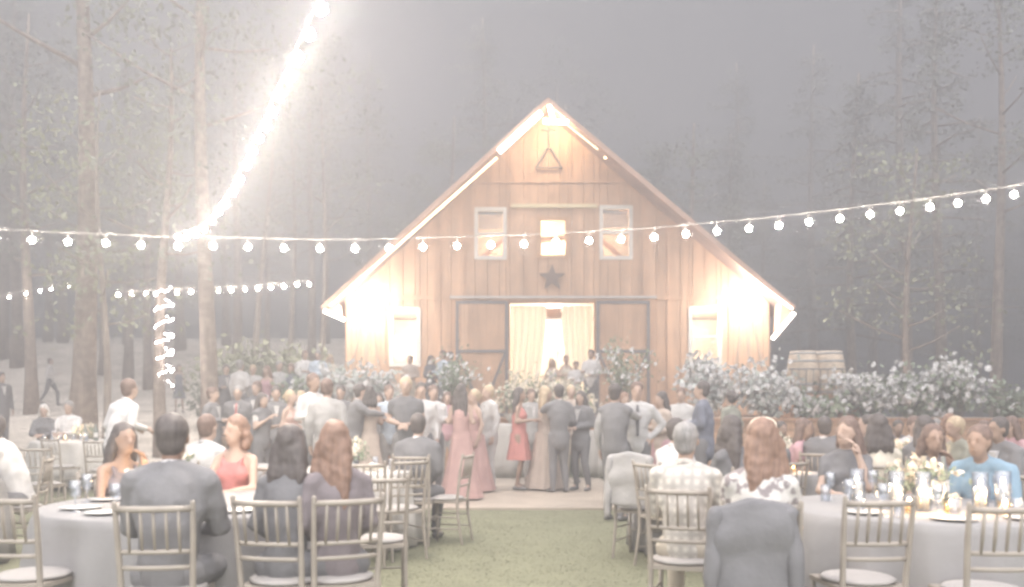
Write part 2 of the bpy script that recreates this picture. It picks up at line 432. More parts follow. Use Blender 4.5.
# roof with deep overhang towards the lawn
oh = 1.1; k0 = F / (BY-oh)
S2 = (BY-oh)/F
def b2(px, py): return ((px-CX)*S2, HC+(YH-py)*S2)
rl, rr_, ra = b2(322, 309), b2(794, 309), b2(548, 101)
roofm = mat('roof_metal', (.42, .30, .26), .6, .15, 2, wave=(1, 6, 1))
mb = MB(); th = .07
for e_ in (rl, rr_):
    dx, dz = e_[0]-ra[0], e_[1]-ra[1]; ln = math.hypot(dx, dz); nx_, nz_ = -dz/ln, dx/ln
    if nz_ < 0: nx_, nz_ = -nx_, -nz_
    mb.poly([ra, e_, (e_[0]+nx_*th, e_[1]+nz_*th), (ra[0], ra[1]+th*1.25)], -oh+.06, 12.6)
mb.build('roof', roofm, barn)
mb = MB()
for e_ in (rl, rr_):
    dx, dz = e_[0]-ra[0], e_[1]-ra[1]; ln = math.hypot(dx, dz)
    nx_, nz_ = -dz/ln, dx/ln
    if nz_ < 0: nx_, nz_ = -nx_, -nz_
    mb.poly([(ra[0], ra[1]-.06), (e_[0]-nx_*.05, e_[1]-nz_*.05), (e_[0]+nx_*(th+.02), e_[1]+nz_*(th+.02)), (ra[0], ra[1]+th*1.25+.03)], -oh, -oh+.055)
mb.build('fascia', mat('fascia_red', (.62, .40, .30), .6, .1, 3), barn)
# soffit blocks: eave returns
for pl in ([rr_, (bx(770), bz(338)), (bx(772), roofz(xr)-.2)], [rl, (bx(344), roofz(xl)-.2), (bx(345), bz(320))]):
    mb = MB(); mb.poly(pl, -.9, -.3); mb.build('eave_return', mat('soffit', (.66, .46, .34), .7, .08, 3), barn)
warm = mat('rope_warm', (.9, .85, .7), .5, .02, 5, emit=(1, .68, .34), estr=3.2)
hot = mat('rope_white', (.9, .88, .85), .5, .02, 5, emit=(1, .9, .78), estr=6)
def rope(p, q, r, m, y=-oh-.03):
    mb = MB(); n = 8; pts = []
    for i in range(n+1):
        t = i/n; pts.append((p[0]+(q[0]-p[0])*t, y, p[1]+(q[1]-p[1])*t))
    mb.tube(pts, r, 6).build('rope_light', m, barn)
rope(b2(541, 113), b2(499, 152), .085, hot)
rope(b2(543, 121.5), b2(568, 122.5), .07, hot)
rope(b2(549, 106), b2(553, 119), .06, hot)
rope(b2(497, 158), b2(330, 306), .035, warm)
rope(b2(568, 126), b2(598, 150), .014, warm)
rope(b2(604, 157), b2(606, 159), .03, warm)
rope(b2(794, 313), b2(772, 339), .06, hot)
rope(b2(752, 279), b2(792, 309), .03, hot)
rope(b2(324, 311), b2(345, 320), .06, hot)
# floodlights in the eaves
def flood(px, py, e_):
    mb = MB(); c = P(px, py, BY-.32); c.y -= BY
    mb.ell(c, (.14, .12, .14)); mb.box((c.x-.03, c.y+.08, c.z-.03), (c.x+.03, -.01, c.z+.03))
    mb.build('floodlight', mat('flood_lens', (.9,.9,.9), .4, .02, 4, emit=(1, .97, .92), estr=25), barn)
    l = bpy.data.lights.new('flood_lamp', 'POINT'); l.energy = e_; l.color = (1, .93, .84); l.shadow_soft_size = .12
    lo = bpy.data.objects.new('flood_lamp', l); COL.objects.link(lo); lo.location = P(px, py+8, BY-1.05)
flood(366, 297, 165); flood(748, 294, 175)
def lamp(name, loc, en, col, r=.15):
    l = bpy.data.lights.new(name, 'POINT'); l.energy = en; l.color = col; l.shadow_soft_size = r
    lo = bpy.data.objects.new(name, l); COL.objects.link(lo); lo.location = loc; return lo
lamp('barn_lamp', (bx(552), BY+2.6, 4.2), 560, (1, .9, .78), .3)
lamp('barn_lamp', (bx(402), BY+2.4, 3.9), 480, (1, .85, .68), .3)
lamp('barn_lamp', (bx(706), BY+2.4, 3.9), 480, (1, .85, .68), .3)
lamp('loft_lamp', (bx(552), BY+1.8, 6.6), 560, (1, .72, .48), .3)
lamp('gable_lamp', P(554, 126, BY-.9), 60, (1, .75, .45), .2)

# ------------------------------------------------------------------ string lights
bulbm = mat('bulb_glow', (1, .95, .85), .4, .01, 4, emit=(1, .93, .82), estr=125)
bulbh = mat('bulb_glow_near', (1, .95, .85), .4, .01, 4, emit=(1, .9, .76), estr=680)
minim = mat('mini_bulb_glow', (1, .95, .85), .4, .01, 4, emit=(1, .95, .93), estr=40)
cablem = mat('pale_cable', (.36, .33, .31), .6, .1, 5)
def bulbmesh(r, m):
    mb = MB(); return mb.ell((0,0,0), (r,r,r*1.05), 14, 10).mesh('bulb', m, True)
def string(name, label, pts, r, bm_, drop, cab=.012, grp=None):
    o = thing(name, label, 'string light', pts[0], 0, grp); base = Vector(pts[0])
    mb = MB(); path = []
    for i, p in enumerate(pts):
        path.append(Vector(p)-base+Vector((0, 0, drop)))
        if i+1 < len(pts): q = (Vector(p)+Vector(pts[i+1]))/2-base+Vector((0, 0, drop-.03*drop)); path.append(q)
    mb.tube(path, cab, 5)
    if drop > .1:
        for p in pts: b_ = Vector(p)-base; mb.tube([b_+Vector((0,0,r)), b_+Vector((0,0,drop))], .010, 5)
    mb.build('cable', cablem, o)
    for p in pts:
        b_ = link('bulb', bm_, o); b_.location = Vector(p)-base
    return o
main = [(-4,238),(32,240),(68,242),(106,243),(141,245),(178,246),(213,246),(248,247),(284,248),(320,248.5),(355,248.5),(389,248),(423,247),(457,246),(491,245),(524,244),(556,242),(589,240.5),(621,239),(654,237),(686,234),(717,231),(749,228.5),(779,225.5),(809,222),(840,218.5),(870,214.5),(900,211),(930,207),(958,203),(986,199),(1014,194.5),(1042,190)]
string('string_light', 'long line of round white bulbs strung across in front of the barn', [P(a, b_, 14) for a, b_ in main], .044, bulbmesh(.044, bulbm), .15, .007)
near = [(178,237,13.8),(187,237,13.3),(196,234,12.7),(204,229,12.1),(212,221,11.5),(219,212,10.9),(226,203,10.4),(233,192,9.9),(240,179,9.4),(247,165,8.9),(253,151,8.4),(259,138,8.0),(266,126,7.6),(272,112,7.2),(279,96,6.8),(289,77,6.4),(298,57,6.0),(309,34,5.6),(321,9,5.2),(335,-18,4.85)]
string('string_light', 'bright line of bulbs running overhead from the far tree up to the top edge', [P(*p) for p in near], .032, bulbmesh(.032, bulbh), .09, .006)
far = [(118,295),(132,294.5),(146,294),(160,293),(177,292.5),(191,292),(218,290.5),(231,290),(245,289.5),(258,288.5),(271,287.5),(284,286.5),(297,285),(309,284)]
string('string_light', 'short far row of small bulbs between the trees left of the barn', [P(a, b_, 24) for a, b_ in far], .042, bulbmesh(.042, mat('bulb_glow_far', (1, .95, .85), .4, .01, 4, emit=(1, .9, .78), estr=190)), .1)
far2 = [(-6,300),(9,297),(26,294),(40,291),(51,289),(69,286)]
string('string_light', 'tiny sparse bulbs hanging at the far left edge of the woods', [P(a, b_, 27) for a, b_ in far2], .033, bulbmesh(.033, bulbm), .1)

# ------------------------------------------------------------------ trees
bark = mat('bark', (.34, .28, .24), .95, .3, 6, bump=.8, wave=(6, 6, .8))
barkp = mat('pale_bark', (.36, .31, .27), .95, .25, 6, bump=.6, wave=(6, 6, .8))
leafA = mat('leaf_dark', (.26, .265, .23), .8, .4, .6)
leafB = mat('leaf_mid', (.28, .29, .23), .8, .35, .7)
leafC = mat('leaf_lit_tint', (.35, .36, .25), .8, .3, .7)  # yellow-green lamplight on foliage is put into this lighter leaf colour
def crown_blob(mb, c, r, n, size):
    for _ in range(n):
        d = Vector((random.gauss(0,1), random.gauss(0,1), random.gauss(0,1))).normalized() * (random.random()**.45)
        mb.leaf(c + Vector((d.x*r[0], d.y*r[1], d.z*r[2])), size*random.uniform(.6, 1.3), .55)
def tree_parts(kind, H, seed, tr=.2, lean=0, leafm=None, barkm=None, n=2600):
    random.seed(seed)
    t = MB(); cr = MB(); pts = []; k = 9
    for i in range(k+1):
        u = i/k; pts.append(Vector((lean*u*H + .12*math.sin(u*5+seed), .1*math.cos(u*4+seed), u*H)))
    rad = [tr*(1-.82*i/k)*(1.35 if i == 0 else 1) for i in range(k+1)]
    t.tube(pts, rad, 9)
    def at(u): i = min(int(u*k), k-1); f = u*k-i; return pts[i].lerp(pts[i+1], f)
    if kind == 'pine':
        m = 46
        for i in range(m):
            u = .30+.68*i/m; p = at(u); a = i*2.4+random.random(); ln = (1-u)*H*.27+.5
            ln *= random.uniform(.5, 1.15)
            q = p+Vector((math.cos(a)*ln, math.sin(a)*ln, -.12*ln+random.uniform(-.3,.3)))
            t.tube([p, p.lerp(q, .5)+Vector((0,0,.1)), q], [.05, .035, .015], 4)
            for s in range(int(n/m)):
                v = random.random()**.7; c = p.lerp(q, v)
                cr.leaf(c+Vector((random.gauss(0,.22), random.gauss(0,.22), random.gauss(0,.13))), .24*random.uniform(.5,1.2), .35)
    else:
        nb = 15
        for i in range(nb):
            u = (.35 if kind == 'broad' else .5)+.6*i/nb; p = at(min(u, .99)); a = i*2.4+random.random()*1.2
            ln = random.uniform(.10, .22)*H*(1.15-u*.6)
            q = p+Vector((math.cos(a)*ln, math.sin(a)*ln, ln*random.uniform(.1,.7)))
            t.tube([p, p.lerp(q,.5)+Vector((0,0,-.08)), q], [tr*.3*(1.3-u), tr*.2*(1.3-u), .02], 5)
            for s in range(3):
                c = q+Vector((random.gauss(0,.5), random.gauss(0,.5), random.gauss(0,.4)))
                r = random.uniform(.5, 1.1); crown_blob(cr, c, (r, r, r*.7), int(n/nb/3*1.3), .16)
    return t.mesh('trunk', barkm or bark, True), cr.mesh('crown', leafm or leafA)
ARCH = [tree_parts('pine', 17, 1, .24), tree_parts('pine', 14, 2, .2, .01), tree_parts('broad', 13, 3, .22, .02, leafB), tree_parts('tall', 16, 4, .22, -.01, leafA), tree_parts('broad', 10, 5, .16, -.02, leafB)]
random.seed(11)
def plant_tree(k, x, y, s, label, group=None, z=None, name=None, parts=None):
    o = thing(name or ('pine_tree' if k < 2 else 'broadleaf_tree'), label, 'tree', (x, y, (gz(x, y) if z is None else z)-.1), random.random()*6.28, group)
    o.scale = (s, s, s)
    tm, cm = parts or ARCH[k]
    link('trunk', tm, o)
    if cm: link('crown', cm, o)
    return o
for i in range(46):
    y = random.uniform(38, 62); px = -40+1110*(i+random.random())/46; x = PX(px, y)
    plant_tree(random.choice((0,0,1,3,2)), x, y, min(random.uniform(.8, 1.35), (25.5-gz(x, y))/17.5), 'tall dark tree standing in the hazy woods far behind the barn', 'trees in the far woods')
# right hand trees
for (px, y, k, s, lab) in ((1000, 27, 3, .95, 'tall dark tree at the right edge behind the flower beds'),
                          (938, 33, 0, 1.05, 'dark pine to the right of the barn, behind the barrels'),
                          (852, 36, 1, 1.1, 'dark pine just right of the barn eave')):
    plant_tree(k, PX(px, y), y, s, lab)
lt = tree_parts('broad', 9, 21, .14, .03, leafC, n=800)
plant_tree(2, PX(905, 25), 25, 1.0, 'leafy tree tinted as if in yellow-green light below the bulbs right of the barn', parts=lt, z=0)
# left trees
def place_left(px, y, H, tr, lean, lab, kind='tall', n=1500, lm=leafB, bk=bark, seed=0, name='broadleaf_tree'):
    p = tree_parts(kind, H, seed, tr, lean, lm, bk, int(n*.9)); x = PX(px, y)
    o = thing(name, lab, 'tree', (x, y, gz(x, y)-.1)); link('trunk', p[0], o); link('crown', p[1], o); return o
place_left(82, 21, 17, .30, 0.0, 'thick straight trunk at left with a second thin stem beside it', seed=31, n=1500)
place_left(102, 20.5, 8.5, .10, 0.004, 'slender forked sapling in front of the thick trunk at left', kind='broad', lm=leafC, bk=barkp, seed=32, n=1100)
place_left(206, 19.5, 15, .21, .0, 'tall bare trunk between the lit post and the barn', seed=33, n=1300)
place_left(256, 30, 12, .13, .05, 'thin leaning tree left of the big shrub, crossing the far bulbs', bk=barkp, seed=35, n=800)
place_left(293, 31, 11, .11, -.01, 'slim upright tree above the shrub near the barn', bk=barkp, seed=36, n=800)
place_left(318, 29, 12, .12, .02, 'slim tree closest to the barn left eave', bk=barkp, seed=37, n=800)
place_left(28, 28, 13, .2, .0, 'dark leafy tree at the far left of the slope', kind='broad', lm=leafA, seed=39, n=2200)
lt2 = tree_parts('broad', 12, 40, .2, .0, leafB, n=2600)
plant_tree(2, PX(150, 36), 36, 1.0, 'leafy tree rising on the slope behind the wrapped trunk', parts=lt2)
# wrapped trunk
o = place_left(165, 19, 9, .15, 0, 'short trunk wrapped in a spiral of tiny white lights', kind='tall', n=900, seed=41)
sp = thing('spiral_lights', 'spiral of tiny bright bulbs wound round the tree trunk at left', 'string light', (PX(164, 19), 19, 0))
mb = MB(); pts = []; zs = [ (290,9),(306,9),(322,10),(343,9),(362,9),(380,9) ]
zt, zb = PZ(288, 19), PZ(386, 19); T = 200; rr0 = .165
for i in range(T+1):
    u = i/T; a = u*6*2*math.pi; pts.append(Vector((rr0*math.cos(a), rr0*math.sin(a), zb+(zt-zb)*u)))
mb.tube(pts, .01, 4); mb.build('cable', cablem, sp)
mini = bulbmesh(.013, minim)
for i in range(0, T+1, 2):
    b_ = link('bulb', mini, sp); b_.location = pts[i]*1.0 + Vector((pts[i].x*.12, pts[i].y*.12, random.uniform(-.035,.035)))
    if i >= 198: break
# shrub mounds at left, flower bushes
wht = mat('white_petal', (.85, .83, .82), .7, .05, 5)
blu = mat('leaf_flood_tint', (.60, .64, .60), .7, .25, 2)  # bush leaf paled so its colour carries the floodlight
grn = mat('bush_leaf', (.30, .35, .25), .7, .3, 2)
def bush(name, label, px, y, w_, h_, z0, nl, nf, lm, fm=wht, seed=1, ls=.14, fs_=.10, cat='bush', group=None, pot=None):
    random.seed(seed); x = PX(px, y); o = thing(name, label, cat, (x, y, z0), 0, group)
    st = MB(); fo = MB(); fl = MB(); heads = []
    zb = pot or 0
    for i in range(12):
        a = random.random()*6.28; r = random.uniform(.2, 1); q = Vector((math.cos(a)*r*w_*.5, math.sin(a)*r*min(w_*.5,.6), zb+h_*random.uniform(.55, 1)*(1.05-.3*r))); heads.append(q)
        st.tube([(q.x*.15, q.y*.15, zb), (q.x*.6, q.y*.6, zb+(q.z-zb)*.6), q], [.014, .01, .006], 4)
    for _ in range(nl):
        q = random.choice(heads); t = random.uniform(.25, 1.05)
        c = Vector((q.x*t, q.y*t, zb+(q.z-zb)*t)); s_ = .10+.10*t
        fo.leaf(c+Vector((random.gauss(0,s_*w_*.6), random.gauss(0,s_), random.gauss(0,s_*.9))), ls*random.uniform(.6,1.4), .5)
    for _ in range(nf):
        q = random.choice(heads); c = q*random.uniform(.55,1.08)+Vector((random.gauss(0,.14*w_), random.gauss(0,.14), random.gauss(0,.12)))
        c.z = max(c.z, zb+.05)
        for k in range(5): fl.leaf(c+Vector((random.gauss(0,.015),)*3), fs_*random.uniform(.6,1.2), .8)
    st.build('stem', bark, o); fo.build('foliage', lm, o)
    if nf: fl.build('blossoms', fm, o)
    if pot:
        p = MB(); p.lathe([(.10,0),(.16,.02),(.12,.08),(.2,pot*.6),(.27,pot),(.24,pot),(.2,pot-.05)], 16); p.build('urn', mat('urn_stone', (.6,.57,.52), .8, .1, 5), o)
    return o
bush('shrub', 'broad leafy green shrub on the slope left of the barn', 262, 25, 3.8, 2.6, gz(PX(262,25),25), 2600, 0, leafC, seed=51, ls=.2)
bush('shrub', 'smaller round shrub at the left foot of the broad leafy one', 222, 24, 2.0, 1.7, gz(PX(222,24),24), 1100, 0, leafB, seed=52, ls=.18)
for i, (px, w_, h_, nf, lab) in enumerate((
    (372, 1.5, 1.55, 120, 'tall pale flowering bush below the left barn window'),
    (330, 1.2, 1.1, 60, 'low pale bush at the left end of the terrace'),
    (295, 1.0, .9, 30, 'small green bush beside the guests on the left end of the terrace'),
    (708, 1.4, 1.5, 150, 'dense white flowering bush below the right barn window'),
    (766, 1.7, 1.3, 170, 'wide white flowering bush just left of the wine barrels'),
    (820, 1.5, .5, 50, 'low bush in front of the two wine barrels'),
    (868, 1.8, 1.15, 190, 'bush with the largest white blossoms right of the barrels'),
    (917, 1.5, 1.2, 130, 'white flowering bush second from the right end of the bed'),
    (958, 1.4, 1.35, 110, 'tall loose flowering bush at the right end of the bed'),
    (1010, 1.3, .8, 8, 'dark bush beyond the right end of the flower bed'))):
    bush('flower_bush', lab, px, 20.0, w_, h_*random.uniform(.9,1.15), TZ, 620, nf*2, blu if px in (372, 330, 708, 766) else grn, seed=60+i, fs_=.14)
for i, (px, lab) in enumerate(((453, 'urn of white flowers and greenery left of the barn door'), (627, 'tall urn of branching white flowers right of the barn door'))):
    bush('flower_urn', lab, px, 19.9, 1.15, 1.45 if i else 1.05, TZ, 520, 75, grn, seed=80+i, cat='flower urn', pot=.45, ls=.1)
crm = mat('cream_petal', (.86, .78, .66), .7, .05, 5)
for i, (px, lab) in enumerate(((537, 'large cream flower arrangement in the middle of the open doorway'), (516, 'cream flower arrangement at the left side of the doorway'), (571, 'smaller cream flower arrangement at the right side of the doorway'))):
    bush('flower_arrangement', lab, px, 18.4, 1.0, .85-.1*i, 1.0, 330, 150, grn, fm=crm, seed=90+i, cat='flowers', pot=.3, ls=.09)
hd = MB(); random.seed(3)
for _ in range(5200): hd.leaf((random.uniform(-1.2, 2.6), 18.55+random.gauss(0,.12), random.uniform(.02,.42)*(.8+.2*math.sin(_))), .1, .6)
hd.build('hedge', leafB); tag(bpy.data.objects['hedge'], 'low clipped green hedge at the foot of the timber wall behind the dancers', 'hedge')

# barrels
bo = None
bw = mat('barrel_wood', (.72, .60, .48), .7, .12, 4, wave=(8, 8, .8)); hoop = mat('barrel_hoop', (.42, .42, .43), .4, .1, 5)
def barrel(px, lab):
    o = thing('wine_barrel', lab, 'barrel', (PX(px, 21.2), 21.2, TZ+.58), 0, 'wine barrels on the terrace')
    b_ = MB(); b_.lathe([(.3,0),(.345,.2),(.375,.42),(.385,.53),(.375,.64),(.345,.86),(.3,1.06),(.27,1.06),(.27,1.03)], 24); b_.build('staves', bw, o, True)
    for z, r in ((.06,.315),(.25,.357),(.81,.357),(1.0,.315)):
        h_ = MB(); h_.lathe([(r,z-.025),(r+.008,z-.02),(r+.008,z+.02),(r,z+.025)], 24, cap=False); h_.build('hoop', hoop, o, True)
for px, lab in ((803, 'left one of the two upright wine barrels on the terrace'), (829, 'right one of the two upright wine barrels on the terrace')): barrel(px, lab)
mb = MB(); mb.box((PX(785,21.2), 20.75, TZ), (PX(850,21.2), 21.7, TZ+.58)); tag(mb.build('barrel_platform', timber), 'low timber platform under the two wine barrels', 'platform')
mb = MB(); mb.box((PX(793,20.6), 20.5, TZ), (PX(842,20.6), 20.7, TZ+.33)); tag(mb.build('curb', timber), 'timber curb carrying the thin metal railing', 'curb')
rl_ = thing('metal_railing', 'thin dark metal railing in front of the wine barrels', 'railing', (PX(817, 20.6), 20.6, TZ+.33))
m = MB(); m.tube([(-.65,0,.85),(.65,0,.85)], .018, 6); m.build('top_rail', darkfr, rl_)
for i in range(8): m = MB(); m.tube([(-.6+i*.171,0,0),(-.6+i*.171,0,.84)], .011, 5); m.build('baluster', darkfr, rl_)

# ------------------------------------------------------------------ people
SK = {'light': mat('skin_light', (.50, .36, .29), .55, .06, 10), 'mid': mat('skin_tan', (.38, .26, .20), .55, .06, 10), 'dark': mat('skin_brown', (.27, .165, .12), .55, .06, 10)}
HR = {'black': mat('hair_black', (.085, .065, .06), .6, .15, 30, wave=(70, 70, 5)), 'brown': mat('hair_brown', (.17, .10, .075), .6, .15, 30, wave=(70, 70, 5)), 'auburn': mat('hair_auburn', (.27, .15, .10), .6, .15, 30, wave=(70, 70, 5)),
      'blond': mat('hair_blond', (.58, .45, .30), .6, .15, 30, wave=(70, 70, 5)), 'grey': mat('hair_grey', (.30, .29, .29), .6, .15, 30, wave=(70, 70, 5)), 'white': mat('hair_white', (.7, .68, .66), .6, .15, 30, wave=(70, 70, 5))}
CL = dict(charcoal=(.115,.105,.11), black=(.075,.068,.075), navy=(.09,.10,.15), grey=(.33,.31,.30), tan=(.62,.50,.38), white=(.66,.63,.62), cream=(.68,.60,.48), pink=(.50,.27,.24), peach=(.52,.32,.26),
          coral=(.56,.16,.13), champagne=(.50,.39,.32), red=(.45,.09,.08), blue=(.16,.30,.42), sky=(.50,.58,.68), rose=(.48,.24,.27), lightgrey=(.52,.50,.49), khaki=(.45,.38,.29), olive=(.22,.22,.16), plum=(.13,.09,.10))
def cloth(c):
    if c == 'plaid': return mat('plaid_cloth', (.42,.38,.34), .9, .08, 20, plaid=(.70,.66,.60))
    if c == 'floral': return mat('floral_cloth', (.62,.58,.54), .9, .05, 20, floral=(.28,.24,.24))
    return mat(c+'_cloth', CL[c], .9, .12, 6, bump=.25)
shoem = mat('shoe_leather', (.07,.06,.06), .4, .1, 6)
facem = mat('face_dark', (.08,.05,.04), .5, .05, 6); lipm = mat('lips', (.45,.17,.15), .5, .05, 6)
NP = [0]
def person(label, px, Y, H=1.72, pose='stand', rot=0, top=('suit','charcoal'), legs='charcoal', hair=('short','black'), skin='light', arms=('down','down'), lean=0, turn=0, z=0, tie=None, vest=None, female=False, group=None, chair=True, X=None):
    NP[0] += 1; random.seed(1000+NP[0])
    s = H/1.75; seated = pose == 'sit'
    if X is None: X = PX(px, Y)
    if z == 0 and Y > 14.5: z = gz(X, Y)
    if z == 0 and 12.0 < Y < 17.3 and -3.6 < X < 1.75: z = .03
    root = thing('person', label, 'person', (X, Y, z), R(rot), group)
    vox = .013 if Y < 6 else (.017 if Y < 9 else .022 if Y < 13 else .026)
    base = .47 if seated else .93
    if seated: s = 1.0 * (H/1.75)
    sw = .148 if female else .178; hw = .098 if female else .092
    L_ = R(lean)
    def U(x, y, z_):  # upper-body point relative to pelvis, leaning forward
        zz = z_; c, s2 = math.cos(L_), math.sin(L_)
        return Vector((x, y*c - zz*s2, zz*c + y*s2)) * s + Vector((0, 0, base + (.06 if seated else 0)*1)) 
    if not seated:
        base *= s
    J = {}
    hips = [U(sx_*hw, 0, 0) for sx_ in (-1, 1)]
    legsJ = []
    for k, sx_ in enumerate((-1, 1)):
        h = hips[k]
        if seated:
            kn = Vector((sx_*(.11+random.uniform(0,.04)), -.44*s, .50)); an = Vector((sx_*.11, -.40*s+random.uniform(-.08,.06), .09))
        elif pose == 'walk':
            st = .24*sx_; kn = Vector((sx_*.085, -st*.75-.06, .50*s)); an = Vector((sx_*.085, -st*1.15+.04, .09*s + (.06 if sx_ < 0 else 0)))
        else:
            kn = Vector((sx_*.095, -.02+random.uniform(-.03,.02), .50*s)); an = Vector((sx_*.10+random.uniform(-.01,.03), .03+random.uniform(-.03,.03), .085*s))
        legsJ.append((h, kn, an, an+Vector((sx_*.025, -.15*s, -.05*s))))
    sh = [U(sx_*sw, .0, .475) for sx_ in (-1, 1)]
    armJ = []
    for k, sx_ in enumerate((-1, 1)):
        a = arms[k]
        if a == 'down': el, wr = U(sx_*(sw+.055), .03, .23), U(sx_*(sw+.06), -.05, -.02)
        elif a == 'clasp': el, wr = U(sx_*(sw+.06), .03, .24), U(sx_*.05, -.22, .19)
        elif a == 'bent': el, wr = U(sx_*(sw+.05), .02, .24), U(sx_*(sw-.03), -.24, .27)
        elif a == 'hold': el, wr = U(sx_*(sw+.04), -.02, .24), U(sx_*(sw-.08), -.22, .40)
        elif a == 'face': el, wr = U(sx_*(sw+.02), -.2, .28), U(sx_*(.09), -.20, .52)
        elif a == 'hug': el, wr = U(sx_*(sw+.05), -.16, .40), U(sx_*(sw-.02), -.38, .42)
        elif a == 'hip': el, wr = U(sx_*(sw+.17), .05, .27), U(sx_*(sw-.02), -.03, .08)
        elif a == 'table': el, wr = U(sx_*(sw+.05), -.12, .24), U(sx_*(sw-.07), -.33, .23)
        elif a == 'lap': el, wr = U(sx_*(sw+.05), .0, .24), U(sx_*(sw-.10), -.22, .10)
        armJ.append((sh[k], el, wr))
    neck = U(0, .0, .565); hc = U(0, -.025, .70); Rm = Matrix.Rotation(R(turn), 3, 'Z')
    def Hd(x, y, z_): return hc + (Rm @ Vector((x, y, z_)))*s
    # ---- primitives shared between body and garments
    chest_r = (.155 if female else .178, .10 if female else .115, .19)
    def torso(m, g, low=True):
        c = U(0, 0, .36); m.ell(c, [(v+g)*s for v in chest_r], 14, 9)
        m.tube([U(0,0,-.02), U(0,0,.12), U(0,0,.25), U(0,0,.38), U(0,0,.48)], [ (.125+g)*s, (.112+g)*s if female else (.13+g)*s, (.115+g)*s if female else (.14+g)*s, (.12+g)*s, (.085+g)*s], 12, True)
        m.ell(U(0, 0, .02), ((.15+g)*s, (.105+g)*s, (.12+g)*s), 12, 8)
        if female:
            for sx_ in (-1, 1): m.ell(U(sx_*.07, -.075, .35), [(.055+g)*s]*3, 8, 6)
        m.tube([sh[0], U(-sw*.5,0,.508), U(0,.0,.53), U(sw*.5,0,.508), sh[1]], [(.047+g)*s, (.05+g)*s, (.056+g)*s, (.05+g)*s, (.047+g)*s], 10, True)
    def upper(m, g, k, part=1.0):
        a, e_, w_ = armJ[k]; r0 = (.048 if female else .056)
        m.tube([a, a.lerp(e_, .5*part) if part < 1 else a.lerp(e_, .5), a.lerp(e_, part)], [(r0+g)*s, (r0*.92+g)*s, (r0*.75+g)*s], 9, True)
    def lower(m, g, k):
        a, e_, w_ = armJ[k]; m.tube([e_, e_.lerp(w_, .35), w_], [(.041+g)*s, (.040+g)*s, (.026+g)*s], 9, True)
    def leg(m, g, k, full=True):
        h, kn, an, to = legsJ[k]; r0 = .083
        m.tube([h, h.lerp(kn, .5), kn], [(r0+g)*s, (.072+g)*s, (.054+g)*s], 10, True)
        if full: m.tube([kn, kn.lerp(an, .35), an], [(.05+g)*s, (.052+g)*s, (.034+g)*s], 10, True)
    # ---- body
    m = MB(); g = -.012
    torso(m, g)
    for k in (0, 1):
        upper(m, g*.6, k); lower(m, 0, k); leg(m, g*.6, k)
        h, kn, an, to = legsJ[k]; m.tube([an, to], [.036*s, .03*s], 8, True)
    m.tube([neck+Vector((0,0,-.05*s)), hc+Vector((0,.02*s,-.06*s))], [.055*s, .05*s], 10, True)
    m.ell(Hd(0,.012,.028), (.076*s,.095*s,.096*s), 14, 10); m.ell(Hd(0,-.02,-.045), (.058*s,.066*s,.075*s), 12, 8)
    m.tube([Hd(0,-.088,.02), Hd(0,-.105,-.022)], [.010*s,.016*s], 6, True)
    for sx_ in (-1, 1): m.ell(Hd(sx_*.078,.012,0), (.012*s,.02*s,.032*s), 6, 5)
    hands = []
    for k, sx_ in enumerate((-1, 1)):
        a, e_, w_ = armJ[k]; d = (w_-e_).normalized(); 
        inner = Vector((-sx_, 0, 0)) if arms[k] in ('down',) else Vector((-sx_*.5, 0, -1))
        n_ = (inner - d*inner.dot(d)).normalized(); sp_ = d.cross(n_)
        hands.append((w_, d, n_, sp_, sx_)); m.tube([w_, w_+d*.045*s, w_+d*.085*s], [.026*s, .034*s, .03*s], 8, True)
    me = remeshed(m, vox, 2)
    ex = MB()
    for w_, d, n_, sp_, sx_ in hands:
        for q in range(4):
            off = (q-1.5)*.019*s; l = (.068, .078, .074, .058)[q]*s; b0 = w_+d*.09*s+sp_*off
            ex.tube([b0-d*.015, b0+d*l*.45+n_*l*.12, b0+d*l*.8+n_*l*.45, b0+d*l*.9+n_*l*.75], [.0095*s,.009*s,.008*s,.0065*s], 6)
        fdir = sp_ if (sp_.y < 0) else -sp_
        b0 = w_+d*.03*s+fdir*.022*s; ex.tube([b0, b0+fdir*.026*s+d*.022*s+n_*.01, b0+fdir*.034*s+d*.05*s+n_*.028*s], [.012*s,.0105*s,.008*s], 6)
    append_mesh(me, ex, 0)
    fc = MB()
    for sx_ in (-1, 1):
        fc.ell(Hd(sx_*.031,-.082,.012), (.012*s,.007*s,.006*s), 6, 4)
        fc.ell(Hd(sx_*.031,-.084,.034), (.02*s,.008*s,.004*s), 6, 4)
    append_mesh(me, fc, 1)
    fc = MB(); fc.ell(Hd(0,-.084,-.052), (.024*s,.008*s,.007*s), 8, 4); append_mesh(me, fc, 2)
    finish(me, 'body', [SK[skin], facem, lipm])
    link('body', me, root)
    # ---- hair
    m = MB(); st, hcol = hair
